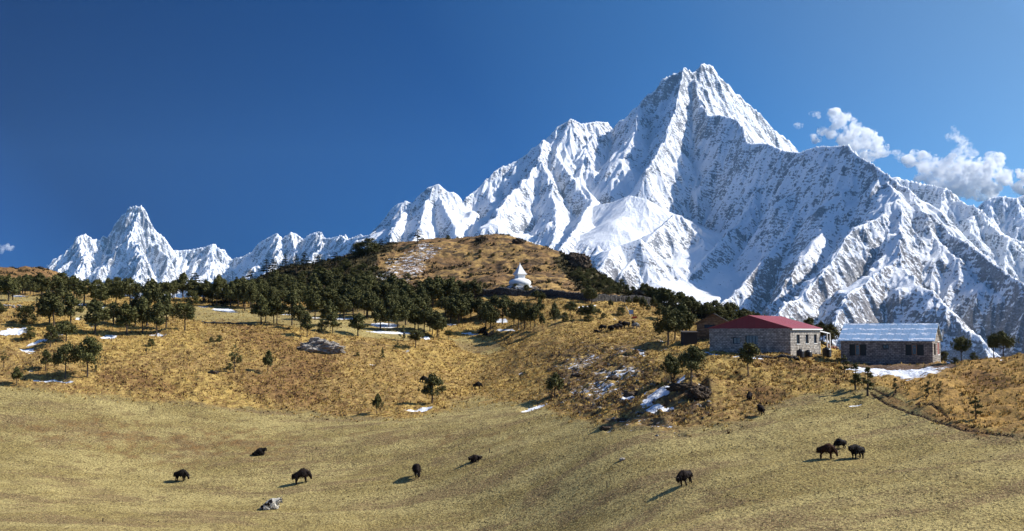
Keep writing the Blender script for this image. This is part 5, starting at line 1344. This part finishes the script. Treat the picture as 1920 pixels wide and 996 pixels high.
# ------------------------------------------------------------------ clouds: real shells of small drifting flakes far behind the ridge
def cloud_material(dens, lo, hi, sc):
    m = bpy.data.materials.new('cloud_vapour'); m.use_nodes = True; t = m.node_tree
    for n_ in list(t.nodes):
        if n_.type != 'OUTPUT_MATERIAL': t.nodes.remove(n_)
    out = [x for x in t.nodes if x.type == 'OUTPUT_MATERIAL'][0]
    pv = t.nodes.new('ShaderNodeVolumePrincipled'); pv.inputs['Color'].default_value = (1, 1, 1, 1); pv.inputs['Anisotropy'].default_value = 0.0
    tc = t.nodes.new('ShaderNodeTexCoord'); nz = t.nodes.new('ShaderNodeTexNoise'); t.links.new(tc.outputs['Object'], nz.inputs['Vector'])
    nz.inputs['Scale'].default_value = sc; nz.inputs['Detail'].default_value = 8; nz.inputs['Roughness'].default_value = .65; nz.inputs['Distortion'].default_value = .4
    mr = t.nodes.new('ShaderNodeMapRange'); mr.inputs[1].default_value = lo; mr.inputs[2].default_value = hi; mr.inputs[3].default_value = 0; mr.inputs[4].default_value = dens
    t.links.new(nz.outputs['Fac'], mr.inputs[0]); t.links.new(mr.outputs[0], pv.inputs['Density']); t.links.new(pv.outputs[0], out.inputs['Volume'])
    return m
CL_A = cloud_material(.034, .495, .60, .0062); CL_B = cloud_material(.010, .48, .62, .013)
def cloud(label, blobs, mat, seed, D=17200.0, vox=26.0):
    g = np.random.default_rng(seed); bm = bmesh.new(); C0 = Vector(unproj(np.mean([b[0] for b in blobs]), np.mean([b[1] for b in blobs]), D))
    for b in blobs:
        for k in range(3):
            r = b[2] * 1.22 * D / F * (1.0 if k == 0 else g.uniform(.45, .7)); o = np.array([0, 0, 0.]) if k == 0 else g.normal(size=3) * b[2] * D / F * .5
            x, y, z = unproj(b[0], b[1], D + g.uniform(-250, 250)); M = Matrix.Translation(Vector((x + o[0], y + o[1], z + o[2] * .7)) - C0) @ Matrix.Diagonal((1, 1.1, .85, 1))
            bmesh.ops.create_icosphere(bm, subdivisions=3, radius=r, matrix=M)
    me = bpy.data.meshes.new('cloud'); bm.to_mesh(me); bm.free(); o = linkm('cloud', me, None, C0)
    md = o.modifiers.new('remesh', 'REMESH'); md.mode = 'VOXEL'; md.voxel_size = vox
    dg = bpy.context.evaluated_depsgraph_get(); dg.update(); m2 = bpy.data.meshes.new_from_object(o.evaluated_get(dg)); o.modifiers.clear(); o.data = m2
    co = np.array([v.co[:] for v in m2.vertices]); no = np.array([v.normal[:] for v in m2.vertices])
    a = perlin(co[:, 0] / 120 + co[:, 1] / 190, co[:, 2] / 120 - co[:, 1] / 230, seed) * 95 + perlin(co[:, 0] / 45 + co[:, 1] / 60, co[:, 2] / 45, seed + 2) * 45
    co = co + no * a[:, None]; m2.vertices.foreach_set('co', co.reshape(-1).astype(np.float32)); m2.update()
    m2.materials.clear(); m2.materials.append(mat); prop(o, label, 'cloud', 'clouds behind the ridge'); return o
cloud('white puffy cloud rising behind the ridge right of the main peak', [(1562,213,11),(1578,226,16),(1564,246,13),(1600,240,14),(1592,262,18),(1618,258,20),(1638,272,16),(1630,292,14),(1655,280,12),(1612,282,20),(1545,250,9),(1530,258,8)], CL_A, 1)
cloud('broad white cloud bank behind the right end of the ridge', [(1708,300,13),(1730,300,15),(1750,312,20),(1775,322,25),(1800,312,22),(1825,325,28),(1850,318,24),(1865,300,15),(1876,330,19),(1830,350,28),(1800,345,26),(1850,360,20),(1770,345,24),(1740,330,16)], CL_A, 2)
cloud('thin curling wisp above the broad cloud bank', [(1788,256,10),(1802,264,10),(1812,276,10),(1800,284,10),(1822,290,9)], CL_B, 3)
cloud('white cloud cut by the right border of the photo', [(1916,326,10),(1935,335,18),(1925,352,16),(1905,358,10),(1950,350,22)], CL_A, 4)
cloud('small cloud scrap between the two larger clouds', [(1680,289,7),(1692,297,8)], CL_B, 5, vox=16)
cloud('tiny cloud scrap left of the puffy cloud', [(1529,214,6),(1535,218,4)], CL_B, 6, vox=12)
cloud('faint cloud scrap beside the upper right slope of the peak', [(1497,236,5)], CL_B, 7, vox=12)
cloud('tiny flat cloud at the left border above the knoll', [(8,465,6),(18,468,5),(0,463,6)], CL_B, 8, vox=14)
